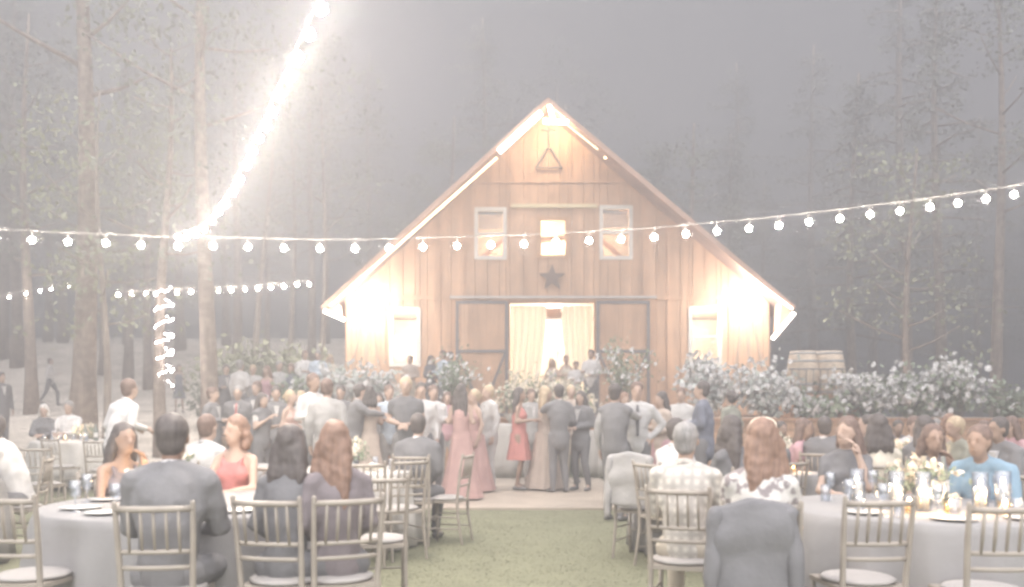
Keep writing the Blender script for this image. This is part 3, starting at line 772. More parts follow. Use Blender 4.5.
    if st != 'bald':
        m.ell(Hd(0,.028,.045), (.087*s,.10*s,.098*s), 14, 10)
        if st == 'short': m.ell(Hd(0,.05,-.01), (.078*s,.062*s,.08*s), 10, 8)
        elif st == 'bun': m.ell(Hd(0,.05,-.01), (.08*s,.065*s,.08*s), 10, 8); m.ell(Hd(0,.13,.02), (.048*s,.042*s,.048*s), 10, 8)
        elif st == 'curly':
            for _ in range(16):
                a = random.uniform(-.3, 3.44); m.ell(Hd(math.cos(a)*.085, .03+math.sin(a)*.075, random.uniform(-.13,.08)), [random.uniform(.03,.048)*s]*3, 8, 6)
        else:
            ln = .36 if st == 'long' else .2
            m.ell(Hd(0,.055,-.02), (.09*s,.07*s,.11*s), 10, 8)
            for a in (-.065, -.025, .02, .06):
                m.tube([Hd(a,.06,0), Hd(a*1.35,.085,-.16), Hd(a*1.5,.10,-ln)], [.045*s,.045*s,.022*s], 8, True)
            for sx_ in (-1, 1): m.tube([Hd(sx_*.075,.02,.02), Hd(sx_*.088,.03,-.1), Hd(sx_*.085,.05,-.2)], [.026*s,.028*s,.016*s], 8, True)
        hm = remeshed(m, min(vox, .016), 1, .008 if st in ('long','mid','curly') else .004, 30); link('hair', finish(hm, 'hair', HR[hcol]), root)
    # ---- clothes
    kind, c = top
    lc = cloth(legs) if legs else None
    tm = cloth(c)
    if kind in ('suit', 'shirt', 'blouse', 'tee'):
        m = MB(); g = .019 if kind == 'suit' else .011
        torso(m, g)
        if kind == 'suit':   # jacket skirt
            if not seated: m.tube([U(0,0,.05), U(0,0,-.12)], [.155*s, .165*s], 12, True)
        for k in (0, 1):
            if kind in ('suit', 'shirt'): upper(m, g*.8, k); lower(m, g*.75, k)
            else: upper(m, g, k, .5)
        jm = remeshed(m, vox, 1, .012, 11)
        top_ = link('jacket' if kind == 'suit' else 'shirt', finish(jm, 'jacket', tm), root)
        # collar
        m = MB(); m.tube([U(0,.004,.54), U(0,-.004,.578)], [.063*s,.057*s], 12); m.build('collar', cloth('white') if kind == 'suit' else tm, top_, True)
        if kind == 'suit' and not female:
            m = MB(); y_ = -.148; v = [U(-.045,y_+.012,.50), U(.045,y_+.012,.50), U(.0,y_-.002,.22)]; v2 = [p+U(0,.07,0)-U(0,0,0) for p in v]
            m.add(v+v2, [(0,2,1),(3,4,5),(0,1,4,3),(1,2,5,4),(2,0,3,5)]); m.build('shirt_front', cloth('white'), top_)
        if tie:
            m = MB(); y_ = -.158 if kind == 'suit' else -.142
            m.tube([U(0,y_+.05,.525), U(0,y_+.006,.47), U(0,y_-.002,.3), U(0,y_+.004,.12 if kind != 'suit' else .24), ], [.012*s,.018*s,.024*s,.02*s], 6); m.build('tie', cloth(tie), top_)
        if vest:
            m = MB(); torso(m, .026); vm = remeshed(m, vox, 2); link('vest', finish(vm, 'vest', cloth(vest)), root)
    if kind in ('gown', 'dress'):
        m = MB(); g = .012
        m.ell(U(0,0,.34), [(chest_r[0]+g)*s, (chest_r[1]+g)*s, .13*s], 14, 9)
        m.tube([U(0,0,-.02), U(0,0,.12), U(0,0,.25), U(0,0,.36)], [.14*s, .125*s, .128*s, .13*s], 12, True)
        m.ell(U(0,0,.02), (.165*s,.12*s,.13*s), 12, 8)
        for sx_ in (-1, 1): m.ell(U(sx_*.07,-.075,.35), [.07*s]*3, 8, 6); m.tube([U(sx_*.08,-.09,.44), U(sx_*.09,0,.545), U(sx_*.08,.09,.42)], .016*s, 6, True)
        if seated:
            for k in (0, 1): leg(m, .022, k, kind == 'gown')
            h0, k0_, a0, _ = legsJ[0]; h1, k1, a1, _ = legsJ[1]
            m.tube([(h0+h1)/2, (k0_+k1)/2], [.09*s, .07*s], 8, True)
        me = remeshed(m, vox, 2, .005, 14)
        if not seated:
            hem = .03 if kind == 'gown' else .52*s; zt_ = (base+.05*s); k_ = MB(); prof = []
            rows = 9; ph = random.random()*6
            for i in range(rows+1):
                u = i/rows; r = (.152+(.19 if kind == 'gown' else .06)*u**1.2)*s; prof.append((r, zt_+(hem-zt_)*u))
            k_.lathe(prof[::-1], 40, fold=lambda i, a: .018*s*((rows-i)/rows)*math.sin(a*9+ph)+.012*math.sin(a*4+ph), cap=False)
            append_mesh(me, k_, 0)
        link('dress', finish(me, 'dress', tm), root)
    elif lc:
        m = MB()
        m.ell(U(0,0,.0), (.165*s,.118*s,.13*s), 12, 8)
        for k in (0, 1): leg(m, .016, k)
        pm = remeshed(m, vox, 2, .005, 10); link('trousers', finish(pm, 'trousers', lc), root)
    for k, sx_ in enumerate((-1, 1)):
        h, kn, an, to = legsJ[k]; m = MB(); m.tube([an+Vector((0,.03*s,-.045*s)), an+Vector((0,-.04*s,-.04*s)), to+Vector((0,0,-.01*s)), to+Vector((0,-.03*s,-.012*s))], [.035*s,.042*s,.038*s,.02*s], 8, True)
        m.v = [(a, b_, max(c_, .0)) for a, b_, c_ in m.v]; m.build('shoe', shoem, root, True)
    return root

# ------------------------------------------------------------------ chairs
gold = mat('chair_gold', (.35, .305, .26), .45, .12, 10)
cush = mat('cushion', (.42, .39, .37), .85, .05, 8)
def make_chair(label):
    o = thing('banquet_chair', label, 'chair')
    m = MB(); m.box((-.19,-.20,.425), (.19,.19,.45)); seat_ = m.build('seat', gold, o)
    m = MB()
    me = MB(); me.ell((0,-.005,.465), (.20,.20,.03), 16, 8)
    link('cushion', me.mesh('cushion', cush, True), seat_)
    for sx_ in (-1, 1):
        m = MB(); m.tube([(sx_*.175,-.185,0),(sx_*.175,-.18,.2),(sx_*.175,-.18,.425)], [.012,.016,.015], 8).build('leg', gold, o, True)
        m = MB(); m.tube([(sx_*.175,.235,0),(sx_*.17,.185,.3),(sx_*.17,.18,.46),(sx_*.18,.215,.75),(sx_*.185,.245,.925)], [.013,.016,.017,.015,.013], 8, True).build('leg', gold, o, True)
    for z, y, r in ((.895,.243,.016), (.68,.207,.012), (.60,.197,.012)):
        m = MB(); m.tube([(-.185,y-.005,z),(-.09,y+.012,z),(0,y+.018,z),(.09,y+.012,z),(.185,y-.005,z)], r, 8).build('back_rail', gold, o, True)
    for i in range(5):
        x = -.12+i*.06; m = MB(); m.tube([(x,.222,.68),(x,.242,.79),(x,.257,.895)], [.007,.010,.007], 6).build('spindle', gold, o, True)
    for z in (.16, .28):
        for sx_ in (-1, 1): m = MB(); m.tube([(sx_*.175,-.18,z),(sx_*.172,.2,z)], .008, 6).build('stretcher', gold, o)
    m = MB(); m.tube([(-.175,-.18,.22),(.175,-.18,.22)], .008, 6).build('stretcher', gold, o)
    return o
C0 = [None]
def chair(px, Y, rot, label, group=None, X=None):
    X = PX(px, Y) if X is None else X
    if C0[0] is None:
        c_ = make_chair(label); c_.location = (X, Y, 0); c_.rotation_euler = (0, 0, R(rot)); C0[0] = c_
        if group: c_['group'] = group
    else:
        c_ = dup(C0[0], (X, Y, 0), R(rot), label)
        if group: c_['group'] = group
        elif 'group' in c_: del c_['group']
    if Y > 14.5: c_.location.z = gz(X, Y)
    return c_
def sitter(label, clabel, px, Y, toward=None, rot=None, cgroup=None, **k):
    X = PX(px, Y)
    if rot is None: dx, dy = toward[0]-X, toward[1]-Y; rot = math.degrees(math.atan2(dx, -dy))
    person(label, px, Y, pose='sit', rot=rot, **k)
    if clabel: chair(px, Y, rot, clabel, cgroup)

# ------------------------------------------------------------------ tables
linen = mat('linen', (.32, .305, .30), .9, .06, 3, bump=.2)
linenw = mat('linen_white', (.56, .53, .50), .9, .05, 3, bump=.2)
def table(label, X, Y, r, h=.76, m_=None, n=16):
    z = gz(X, Y) if Y > 14.5 else 0
    if 12 < Y < 17.3 and -3.6 < X < 1.75: z = .03
    o = thing('round_table', label, 'table', (X, Y, z))
    t = MB(); t.lathe([(.05,0),(.3,.02),(.06,.08),(.06,h-.05),(r-.02,h-.04),(r-.01,h-.012)], 24).build('tabletop', timber, o)
    prof = [(r+.06,.02),(r+.05,.3),(r+.03,.55),(r+.012,h-.06),(r+.004,h-.01),(r-.01,h+.002),(r*.5,h+.003),(.02,h+.003)]
    ph = X*3
    c_ = MB(); c_.lathe(prof, 96, fold=lambda i, a: ((.05*max(0,(3-i)/3+.15))*math.sin(a*n+ph+.5*math.sin(a*3))+.018*math.sin(a*7+ph)) if i < 4 else 0)
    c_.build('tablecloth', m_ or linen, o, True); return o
T1 = (-2.1, 5.8); T4 = (2.65, 5.55); T3 = (-1.75, 9.0); T6 = (1.95, 8.6); T7 = (4.3, 9.6); T8 = (3.3, 10.8); T2 = (PX(85,15.4), 15.4); T5 = (-5.3, 7.6); T9 = (-3.05, 9.4); T10 = (PX(100, 11.5), 11.5)
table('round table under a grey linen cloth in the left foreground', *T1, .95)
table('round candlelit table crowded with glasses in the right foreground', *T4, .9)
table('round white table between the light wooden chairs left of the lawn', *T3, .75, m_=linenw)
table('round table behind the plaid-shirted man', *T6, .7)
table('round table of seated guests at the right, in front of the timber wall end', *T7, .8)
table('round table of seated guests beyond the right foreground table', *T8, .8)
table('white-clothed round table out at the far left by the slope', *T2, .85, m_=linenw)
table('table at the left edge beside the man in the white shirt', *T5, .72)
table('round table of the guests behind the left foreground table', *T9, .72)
table('tall white-clothed cocktail table behind the woman in pink', PX(503,17.9), 17.9, .42, 1.1, linenw, 9)
table('small white-clothed table by the black box right of the dance floor', PX(603,18.1), 18.0, .38, .95, linenw, 9)

# ------------------------------------------------------------------ seated guests
gc = 'chairs under the seated guests'
sitter('man in a dark suit seated with his back to us at the left foreground table', 'wooden chair under the man in the dark suit', 168, 4.5, rot=186, H=1.76, top=('suit','charcoal'), hair=('short','black'), skin='dark', arms=('table','table'), lean=6)
sitter('woman with long black hair turned right beside the dark-suited man', 'chair of the long-haired woman behind the dark-suited man', 118, 6.2, toward=(-1.7,5.2), H=1.62, top=('dress','plum'), legs=None, hair=('long','black'), skin='mid', arms=('table','face'), female=True, lean=8)
sitter('woman with curly brown hair in a strapless red dress across the left table', 'chair of the woman in the red dress', 236, 6.9, rot=-8, H=1.7, top=('dress','red'), legs=None, hair=('curly','auburn'), skin='light', arms=('table','table'), female=True, turn=-25)
sitter('woman in black with dark bobbed hair, back to us at the left table', 'wooden chair under the dark-haired woman in black', 286, 4.75, rot=170, H=1.62, top=('shirt','black'), legs='black', hair=('mid','black'), skin='mid', arms=('table','lap'), female=True, lean=5)
sitter('woman with long auburn hair in black looking left at the lawn edge', 'wooden chair under the auburn-haired woman', 338, 4.8, rot=205, H=1.66, top=('shirt','plum'), legs='black', hair=('long','auburn'), skin='light', arms=('lap','lap'), female=True, turn=-40)
sitter('man in a pale shirt seated behind the left table, back to us', 'chair of the man in the pale shirt', 200, 8.0, rot=160, H=1.72, top=('shirt','lightgrey'), legs='charcoal', hair=('short','brown'), arms=('table','table'), lean=8)
sitter('man in a white shirt at the left edge with his hands at his face', 'dark chair under the man at the left edge', 20, 8.3, rot=-75, H=1.78, top=('shirt','white'), legs='black', hair=('short','black'), skin='mid', arms=('face','face'), lean=18)
sitter('elderly woman in a dark jacket seated at the far left table', None, 44, 16.4, rot=15, H=1.66, top=('suit','black'), female=True, legs='black', hair=('mid','white'), arms=('table','table'))
sitter('man in a white shirt seated at the far left table', None, 69, 16.5, rot=0, H=1.78, top=('shirt','white'), legs='charcoal', hair=('short','grey'), arms=('table','table'))
sitter('large man in black seated with his back to us beside the lone chair', 'chair under the man in black', 417, 9.0, rot=172, H=1.72, top=('suit','black'), legs='black', hair=('short','black'), arms=('lap','lap'), lean=4)
sitter('grey-haired man in a plaid shirt seated with his back to us', 'wooden chair under the plaid-shirted man', 684, 5.35, rot=160, H=1.64, top=('shirt','plaid'), legs='khaki', hair=('short','grey'), skin='mid', arms=('table','table'), lean=6)
sitter('woman with long auburn hair in a floral top, back to us', 'chair of the woman in the floral top, hung with a black jacket', 760, 4.55, rot=166, H=1.70, top=('blouse','floral'), legs='charcoal', hair=('long','auburn'), skin='light', arms=('table','table'), female=True, turn=30, lean=4)
sitter('dark-haired man in a white shirt behind the plaid-shirted man', 'chair of the dark-haired man in white', 668, 7.7, rot=120, H=1.66, top=('shirt','white'), legs='charcoal', hair=('short','black'), arms=('table','table'), lean=8)
sitter('woman with long straight black hair looking left, behind the plaid-shirted man', 'chair of the woman with straight black hair', 735, 7.1, rot=200, H=1.70, top=('blouse','black'), legs='black', hair=('long','black'), skin='light', arms=('lap','table'), female=True, turn=-70)
sitter('woman with long dark hair in black at the left of the right table', 'chair of the dark-haired woman in black at the right table', 846, 6.75, rot=-20, H=1.68, top=('blouse','black'), legs='black', hair=('long','brown'), skin='light', arms=('table','face'), female=True, turn=-35)
sitter('woman in a cream lace top with dark hair, back to us at the right', 'chair of the woman in the cream top', 878, 7.6, rot=170, H=1.72, top=('shirt','cream'), legs='tan', hair=('mid','black'), skin='light', arms=('table','table'), female=True)
sitter('woman with a brown bob leaning in at the far side of the right table', 'chair of the woman with the brown bob', 926, 6.75, rot=-5, H=1.6, top=('blouse','plum'), legs='black', hair=('mid','brown'), skin='mid', arms=('table','face'), female=True, lean=12)
sitter('man in a bright blue shirt leaning on the right table', 'chair of the man in the blue shirt', 992, 6.15, rot=-50, H=1.66, top=('shirt','blue'), legs='navy', hair=('short','brown'), skin='mid', arms=('table','table'), lean=18)
for i, (px, Y, rot, H, top, hair, fem, lab) in enumerate((
    (793, 9.9, 60, 1.66, ('blouse','rose'), ('mid','brown'), True, 'woman in a rose top with brown hair in front of the timber wall'),
    (820, 12.0, 0, 1.70, ('suit','charcoal'), ('short','black'), False, 'man in charcoal seated far behind the right table, facing us'),
    (822, 9.6, 150, 1.7, ('suit','black'), ('short','black'), False, 'man in black seated with his back to us near the timber wall'),
    (858, 11.9, -25, 1.68, ('shirt','grey'), ('short','brown'), False, 'man in a grey shirt seated in front of the timber wall'),
    (878, 10.2, -95, 1.74, ('suit','black'), ('curly','black'), True, 'woman with big black curls in a dark jacket facing left'),
    (908, 10.6, 10, 1.70, ('shirt','lightgrey'), ('short','brown'), False, 'man in a light grey shirt lit by the candle on the back right table'),
    (925, 8.5, 160, 1.74, ('blouse','black'), ('long','black'), True, 'woman with very long black hair, back to us on the right'),
    (946, 10.9, -5, 1.76, ('dress','plum'), ('mid','auburn'), True, 'woman in plum with auburn hair at the back right table'),
    (966, 9.0, -80, 1.72, ('shirt','olive'), ('short','blond'), False, 'blond man in olive looking left over the candle'),
    (1008, 8.4, -70, 1.72, ('suit','charcoal'), ('short','black'), False, 'man in a dark suit at the right edge behind the blue shirt'),
    (985, 11.4, -30, 1.72, ('blouse','white'), ('mid','brown'), True, 'woman in a white top far at the right edge'))):
    sitter(lab, 'wooden chair half hidden under a guest at one of the back right tables', px, Y, rot=rot, cgroup=gc, H=H-(.12 if Y > 11 else .04), top=top, legs='charcoal', hair=hair, female=fem, skin=random.choice(('light','mid')), arms=('table','table'), lean=20 if Y > 11 else 10, turn=random.randint(-20,20))
for i, (px, Y, rot, H, top, hair, fem, lab) in enumerate((
    (772, 12.6, 20, 1.66, ('shirt','olive'), ('short','black'), False, 'man in olive seated right beside the paper lantern'),
    (806, 13.2, -10, 1.66, ('blouse','grey'), ('mid','brown'), True, 'woman in a grey blouse seated close under the timber wall'),
    (838, 13.0, 15, 1.72, ('suit','black'), ('short','brown'), False, 'man in a black suit close under the middle of the timber wall'),
    (893, 13.0, -5, 1.70, ('shirt','plum'), ('short','black'), False, 'man in a dark plum shirt close under the right part of the wall'),
    (916, 12.6, 30, 1.74, ('suit','charcoal'), ('curly','black'), True, 'woman with black curls far behind the back right table'),
    (934, 13.4, -20, 1.72, ('shirt','lightgrey'), ('short','grey'), False, 'grey-haired man in pale grey far at the right'),
    (1016, 10.4, -60, 1.7, ('blouse','rose'), ('long','brown'), True, 'woman in rose with long hair at the right edge'),
    (1000, 13.2, 0, 1.7, ('suit','black'), ('short','black'), False, 'man in black farthest back at the right edge'),
    (774, 8.0, 200, 1.68, ('suit','black'), ('short','black'), False, 'man in black just right of the floral-topped woman'))):
    sitter(lab, 'wooden chair half hidden under a guest at one of the back right tables', px, Y, rot=rot, cgroup=gc, H=H-(.12 if Y > 11 else .04), top=top, legs='charcoal', hair=hair, female=fem, skin=random.choice(('light','mid')), arms=('table','table'), lean=20 if Y > 11 else 10, turn=random.randint(-20,20))
for (px, Y, rot, lab) in ((34, 4.85, 172, 'empty wooden chair at the left foreground table'),
    (858, 4.75, 184, 'empty wooden chair at the left side of the right foreground table'),
    (983, 4.45, 178, 'empty wooden chair nearest the right bottom corner'),
    (366, 7.8, 185, 'empty light wooden chair in front of the white table, left of two'),
    (398, 8.15, 215, 'empty light wooden chair at the white table edge by the lawn'),
    (446, 9.1, -105, 'lone empty chair with pale cushion turned sideways on the lawn edge'),
    (104, 13.3, 175, 'empty wooden chair in front of the far left white table'),
    (62, 14.1, 160, 'empty wooden chair at the left of the far left white table'),
    (44, 10.8, 185, 'empty wooden chair in shade behind the man at the left edge'),
    (380, 6.2, 190, 'empty wooden chair beside the auburn-haired woman'),
    (640, 8.2, 150, 'chair with a grey jacket hung on its back')):
    chair(px, Y, rot, lab)
# jackets hung over chairs
def jacket(label, px, Y, rot, c, w_=.25, z1=.96, z0=.40):
    X = PX(px, Y); o = thing('hung_jacket', label, 'jacket', (X, Y, 0), R(rot)); m = MB()
    m.box((-w_*.98,.225,z0),(w_*.98,.285,z1-.05)); m.box((-w_*.9,.15,.62),(w_*.9,.19,z1-.05)); m.box((-w_*.9,.16,z1-.1),(w_*.9,.27,z1-.03))
    m.tube([(-w_,.24,z1-.05),(0,.245,z1-.02),(w_,.24,z1-.05)], .036, 8, True)
    a = remeshed(m, .014, 6, .035, 6); link('body_cloth', finish(a, 'body_cloth', cloth(c)), o)
    for sx_ in (-1, 1):
        m = MB(); m.tube([(sx_*w_*.95,.25,z1-.06), (sx_*(w_+.015),.265,.68), (sx_*(w_+.01),.275,.42)], [.04,.042,.036], 8, True)
        a = remeshed(m, .014, 3, .02, 7); link('sleeve', finish(a, 'sleeve', cloth(c)), o)
jacket('black jacket hung over the chair of the floral-topped woman', 741, 4.5, 178, 'black', .19, .93)
jacket('grey jacket hung over a chair behind the plaid-shirted man', 640, 8.2, 150, 'grey', .2, .98, .5)

# ------------------------------------------------------------------ standing guests
pp = person
pp('man in a dark suit in profile at the left of the standing crowd', 212, 15, 1.76, rot=80, top=('suit','charcoal'), hair=('short','brown'), arms=('bent','bent'))
pp('man in a dark suit with a red tie facing us', 238, 15.4, 1.80, rot=5, top=('suit','charcoal'), tie='red', hair=('short','grey'))
pp('tall man in an open dark suit behind the man with the red tie', 257, 17.0, 1.93, rot=-15, top=('suit','black'), hair=('short','brown'))
pp('woman in a white blouse and black vest in left crowd', 262, 13.8, 1.64, rot=60, top=('blouse','white'), vest='black', legs='black', hair=('long','black'), female=True, arms=('hold','bent'))
pp('woman in a sleeveless peach gown looking right', 290, 14, 1.66, rot=70, top=('gown','peach'), hair=('bun','blond'), female=True, arms=('clasp','clasp'))
pp('bearded man in a white shirt facing the grey suit', 313, 12.4, 1.86, rot=50, top=('shirt','white'), legs='black', hair=('short','brown'), skin='mid', arms=('bent','bent'))
pp('man in a light grey suit seen from behind', 327, 11.4, 1.78, rot=175, top=('suit','grey'), legs='grey', hair=('short','brown'), arms=('bent','down'))
pp('man in a dark suit bending to the woman in the long cream dress', 352, 13.5, 1.76, rot=110, top=('suit','charcoal'), hair=('short','black'), lean=10, arms=('hug','hug'))
pp('woman in a long cream dress with dark hair in the left crowd', 369, 13.6, 1.72, rot=200, top=('gown','champagne'), hair=('mid','black'), female=True, arms=('bent','hug'))
pp('man in a light blue shirt left of the man in the black shirt', 389, 14.0, 1.74, rot=20, top=('shirt','sky'), legs='grey', hair=('short','brown'), arms=('bent','bent'))
pp('man in a black shirt with clasped hands facing us', 406, 12.2, 1.80, rot=0, top=('tee','black'), legs='charcoal', hair=('short','blond'), arms=('clasp','clasp'))
pp('man in a white shirt just right of the black shirt', 421, 13.2, 1.76, rot=10, top=('shirt','white'), legs='black', hair=('short','black'))
pp('man in a white shirt and black tie at the right of the left crowd', 433, 14.0, 1.74, rot=25, top=('shirt','white'), tie='black', legs='black', hair=('short','brown'), arms=('down','bent'))
pp('woman in a flowing pink gown with long dark hair, back to us', 461, 13.2, 1.73, rot=165, top=('gown','pink'), hair=('long','black'), female=True, arms=('bent','bent'))
pp('second woman in a pink gown behind the first one', 475, 14.4, 1.68, rot=-60, top=('gown','pink'), hair=('bun','blond'), female=True)
pp('man in a pale grey suit talking to the women in pink', 489, 14.8, 1.76, rot=-60, top=('suit','lightgrey'), legs='lightgrey', hair=('short','blond'), arms=('bent','down'))
pp('woman in a short coral dress on the dance floor', 519, 14.7, 1.72, rot=80, top=('dress','coral'), hair=('long','black'), female=True, skin='mid', arms=('bent','bent'))
pp('man in a grey suit behind the coral dress', 531, 16.4, 1.74, rot=20, top=('suit','grey'), legs='grey', hair=('short','brown'))
pp('woman in a long champagne gown embracing on the dance floor', 545, 14.8, 1.74, rot=100, top=('gown','champagne'), hair=('long','blond'), female=True, arms=('hug','hug'))
pp('man in a dark suit seen from behind in the middle of the dance floor', 559, 14.3, 1.76, rot=195, top=('suit','charcoal'), hair=('short','black'), arms=('bent','hug'))
pp('pale-shirted guest behind the embracing couple', 571, 16.2, 1.80, rot=5, top=('shirt','champagne'), legs='khaki', hair=('short','blond'))
pp('guest in an open black jacket at the right of the dance floor', 581, 14.6, 1.66, rot=-35, top=('suit','black'), legs='black', hair=('mid','black'), arms=('bent','clasp'))
pp('man in a grey vest at the right edge of the dance floor', 615, 10.9, 1.70, rot=150, top=('shirt','grey'), vest='charcoal', legs='charcoal', hair=('short','black'), arms=('hug','down'))
pp('man in a white shirt and long dark tie right of the dance floor', 637, 11.4, 1.74, rot=-5, top=('shirt','lightgrey'), tie='black', legs='black', hair=('short','brown'), arms=('hug','hip'))
pp('woman in a peach top with dark hair beside the white-shirted man', 662, 12.8, 1.64, rot=-60, top=('shirt','champagne'), legs='rose', hair=('mid','black'), female=True, arms=('bent','clasp'))
pp('large man in a dark suit looking left, in front of the flower bed', 703, 11.8, 1.76, rot=-110, top=('suit','navy'), legs='charcoal', hair=('short','black'), arms=('bent','bent'))
pp('woman in dark clothes between the big dark suit and the timber wall', 731, 13.8, 1.68, rot=-150, top=('shirt','olive'), legs='charcoal', hair=('bun','black'), female=True)
pp('man in a white shirt and dark trousers bending over a table at left', 116, 10.6, 1.78, rot=150, top=('shirt','white'), legs='charcoal', hair=('short','brown'), lean=14, arms=('bent','bent'))
pp('man in a white shirt walking on the slope at the left', 50, 31.5, 1.72, pose='walk', rot=110, top=('shirt','white'), legs='charcoal', hair=('short','brown'), arms=('bent','down'))
pp('small distant guest in a blue dress beside the wrapped trunk', 179, 29, 1.60, rot=20, top=('dress','navy'), hair=('mid','brown'), female=True)
pp('guest in a dark jacket cut by the left edge of the view', 1, 20, 1.75, rot=60, top=('suit','charcoal'), hair=('short','black'))
pp('woman in rose behind the two women in pink gowns', 447, 16.4, 1.68, rot=10, top=('shirt','rose'), legs='grey', hair=('mid','brown'), female=True)
pp('man in black right of the light grey suit', 341, 15.6, 1.78, rot=-10, top=('suit','black'), legs='black', hair=('short','black'), arms=('bent','down'))
pp('woman in white with blond hair behind the peach gown', 301, 15.8, 1.72, rot=-30, top=('blouse','white'), legs='grey', hair=('mid','blond'), female=True, arms=('bent','bent'))
pp('man in charcoal between the red-tied man and the peach gown', 276, 15.2, 1.78, rot=20, top=('suit','charcoal'), legs='charcoal', hair=('short','black'))
pp('dark-haired woman in charcoal behind the light blue shirt', 379, 16.2, 1.66, rot=0, top=('shirt','charcoal'), legs='charcoal', hair=('mid','black'), female=True)
pp('woman in black behind the man in the grey vest', 624, 14.6, 1.66, rot=20, top=('shirt','black'), legs='black', hair=('mid','auburn'), female=True)
pp('man in light grey between the white-shirted man and the big dark suit', 681, 14.4, 1.74, rot=-20, top=('shirt','lightgrey'), legs='charcoal', hair=('short','brown'), arms=('bent','bent'))
# on the terrace
for (px, Y, H, rot, top, legs, hair, fem, lab) in (
    (226, 20.6, 1.7, 30, ('suit','charcoal'), 'charcoal', ('short','black'), False, 'man in charcoal at the left end of the back row'),
    (240, 20.2, 1.78, 160, ('shirt','white'), 'charcoal', ('short','grey'), False, 'man in a loose white shirt in the back row on the left'),
    (253, 20.8, 1.7, 10, ('shirt','lightgrey'), 'grey', ('short','blond'), False, 'blond guest in light grey in the back row on the left'),
    (267, 20.4, 1.66, -20, ('dress','rose'), None, ('mid','auburn'), True, 'woman in a rose dress in the back row on the left'),
    (279, 20.8, 1.80, 40, ('shirt','lightgrey'), 'charcoal', ('short','grey'), False, 'grey-haired man in a pale shirt in the back row'),
    (291, 20.9, 1.74, 0, ('shirt','navy'), 'charcoal', ('short','brown'), False, 'man in a navy shirt in the back row near the shrub')):
    pp(lab, px, Y, H, rot=rot, top=top, legs=legs, hair=hair, female=fem, arms=('bent','down'), z=.75)
for (px, Y, H, rot, top, legs, hair, fem, lab) in (
    (305, 20.9, 1.64, 30, ('shirt','white'), 'charcoal', ('short','brown'), False, 'man in a white shirt at the left end of the terrace'),
    (318, 20.7, 1.62, -10, ('shirt','sky'), 'grey', ('short','grey'), False, 'man in a pale blue shirt left of the barn corner'),
    (330, 21.2, 1.56, 20, ('shirt','cream'), 'khaki', ('mid','blond'), True, 'blond woman in cream by the barn corner'),
    (410, 24.2, 1.72, -15, ('shirt','champagne'), 'khaki', ('short','black'), False, 'man in tan in front of the left barn window'),
    (431, 22.6, 1.62, 30, ('suit','black'), 'black', ('mid','black'), True, 'woman in black by the left sliding door'),
    (443, 22.4, 1.74, -50, ('shirt','sky'), 'charcoal', ('short','brown'), False, 'man in a pale blue shirt by the left sliding door'),
    (450, 23.0, 1.74, -90, ('suit','charcoal'), 'charcoal', ('short','black'), False, 'man in a charcoal suit against the left sliding door'),
    (591, 21.0, 1.66, -20, ('shirt','white'), 'charcoal', ('short','black'), False, 'waiter in a white shirt right of the open doorway'),
    (566, 22.5, 1.62, 10, ('gown','cream'), None, ('bun','auburn'), True, 'woman in a cream gown in the open doorway'),
    (576, 21.4, 1.40, 0, ('shirt','white'), 'charcoal', ('short','brown'), False, 'short guest in white beside the waiter'),
    (552, 23.5, 1.6, -10, ('gown','white'), None, ('long','blond'), True, 'woman in white just inside the doorway behind the flowers')):
    pp(lab, px, Y, H, rot=rot, top=top, legs=legs, hair=hair, female=fem, arms=('bent','clasp'), z=TZ)
mb = MB(); mb.box((PX(218,20), 19.6, 0), (-5.42, 22, .75)); tag(mb.build('lower_terrace', MATS['terrace_deck']), kind='structure')

# ------------------------------------------------------------------ table settings
glass = glassmat('clear_glass'); candle = mat('candle_flame', (1,.8,.5), .5, .02, 4, emit=(1,.72,.4), estr=16)
wax = mat('wax', (.82,.76,.64), .6, .04, 6); dark_g = mat('bottle_glass', (.10,.12,.09), .25, .1, 5); china = mat('china', (.75,.73,.7), .35, .03, 5)
def proto_glass():
    m = MB(); m.lathe([(.034,0),(.03,.004),(.006,.008),(.005,.08),(.03,.10),(.04,.14),(.036,.19),(.033,.19),(.036,.14),(.02,.105)], 14, cap=False); return m.mesh('wine_glass', glass, True)
GM = proto_glass()
def tumbler(): m = MB(); m.lathe([(.03,0),(.034,.11),(.031,.11),(.027,.01)], 14); return m.mesh('tumbler', glass, True)
TM = tumbler()
def put(name, me, x, y, z, label, cat, group=None):
    o = link(name, me); o.location = (x, y, z); return tag(o, label, cat, group)
def votive(x, y, z, label, power=0, group=None):
    o = thing('candle', label, 'candle', (x, y, z), 0, group)
    m = MB(); m.lathe([(.03,0),(.04,.02),(.042,.08),(.038,.08),(.034,.012)], 14).build('holder', glassmat('amber_glass', (1,.9,.75), .1), o, True)
    m = MB(); m.lathe([(.028,.013),(.028,.045)], 12).build('wax', wax, o, True)
    m = MB(); m.ell((0,0,.068), (.014,.014,.024), 8, 6).build('flame', candle, o, True)
    if power: lamp('candle_lamp', (x, y, z+.16), power, (1,.68,.38), .04)
def plate(x, y, z, label, group=None):
    m = MB(); m.lathe([(.06,.004),(.12,.014),(.125,.018),(.085,.010),(.02,.008)], 24); put('plate', m.mesh('plate', china, True), x, y, z, label, 'plate', group)
def bottle(x, y, z, label, group=None):
    o = thing('wine_bottle', label, 'bottle', (x, y, z), 0, group)
    m = MB(); m.lathe([(.036,0),(.037,.01),(.037,.18),(.03,.21),(.014,.235),(.013,.30),(.010,.30)], 16).build('bottle_body', dark_g, o, True)
    m = MB(); m.lathe([(.0378,.06),(.0378,.14)], 16, cap=False).build('bottle_label', china, o, True)
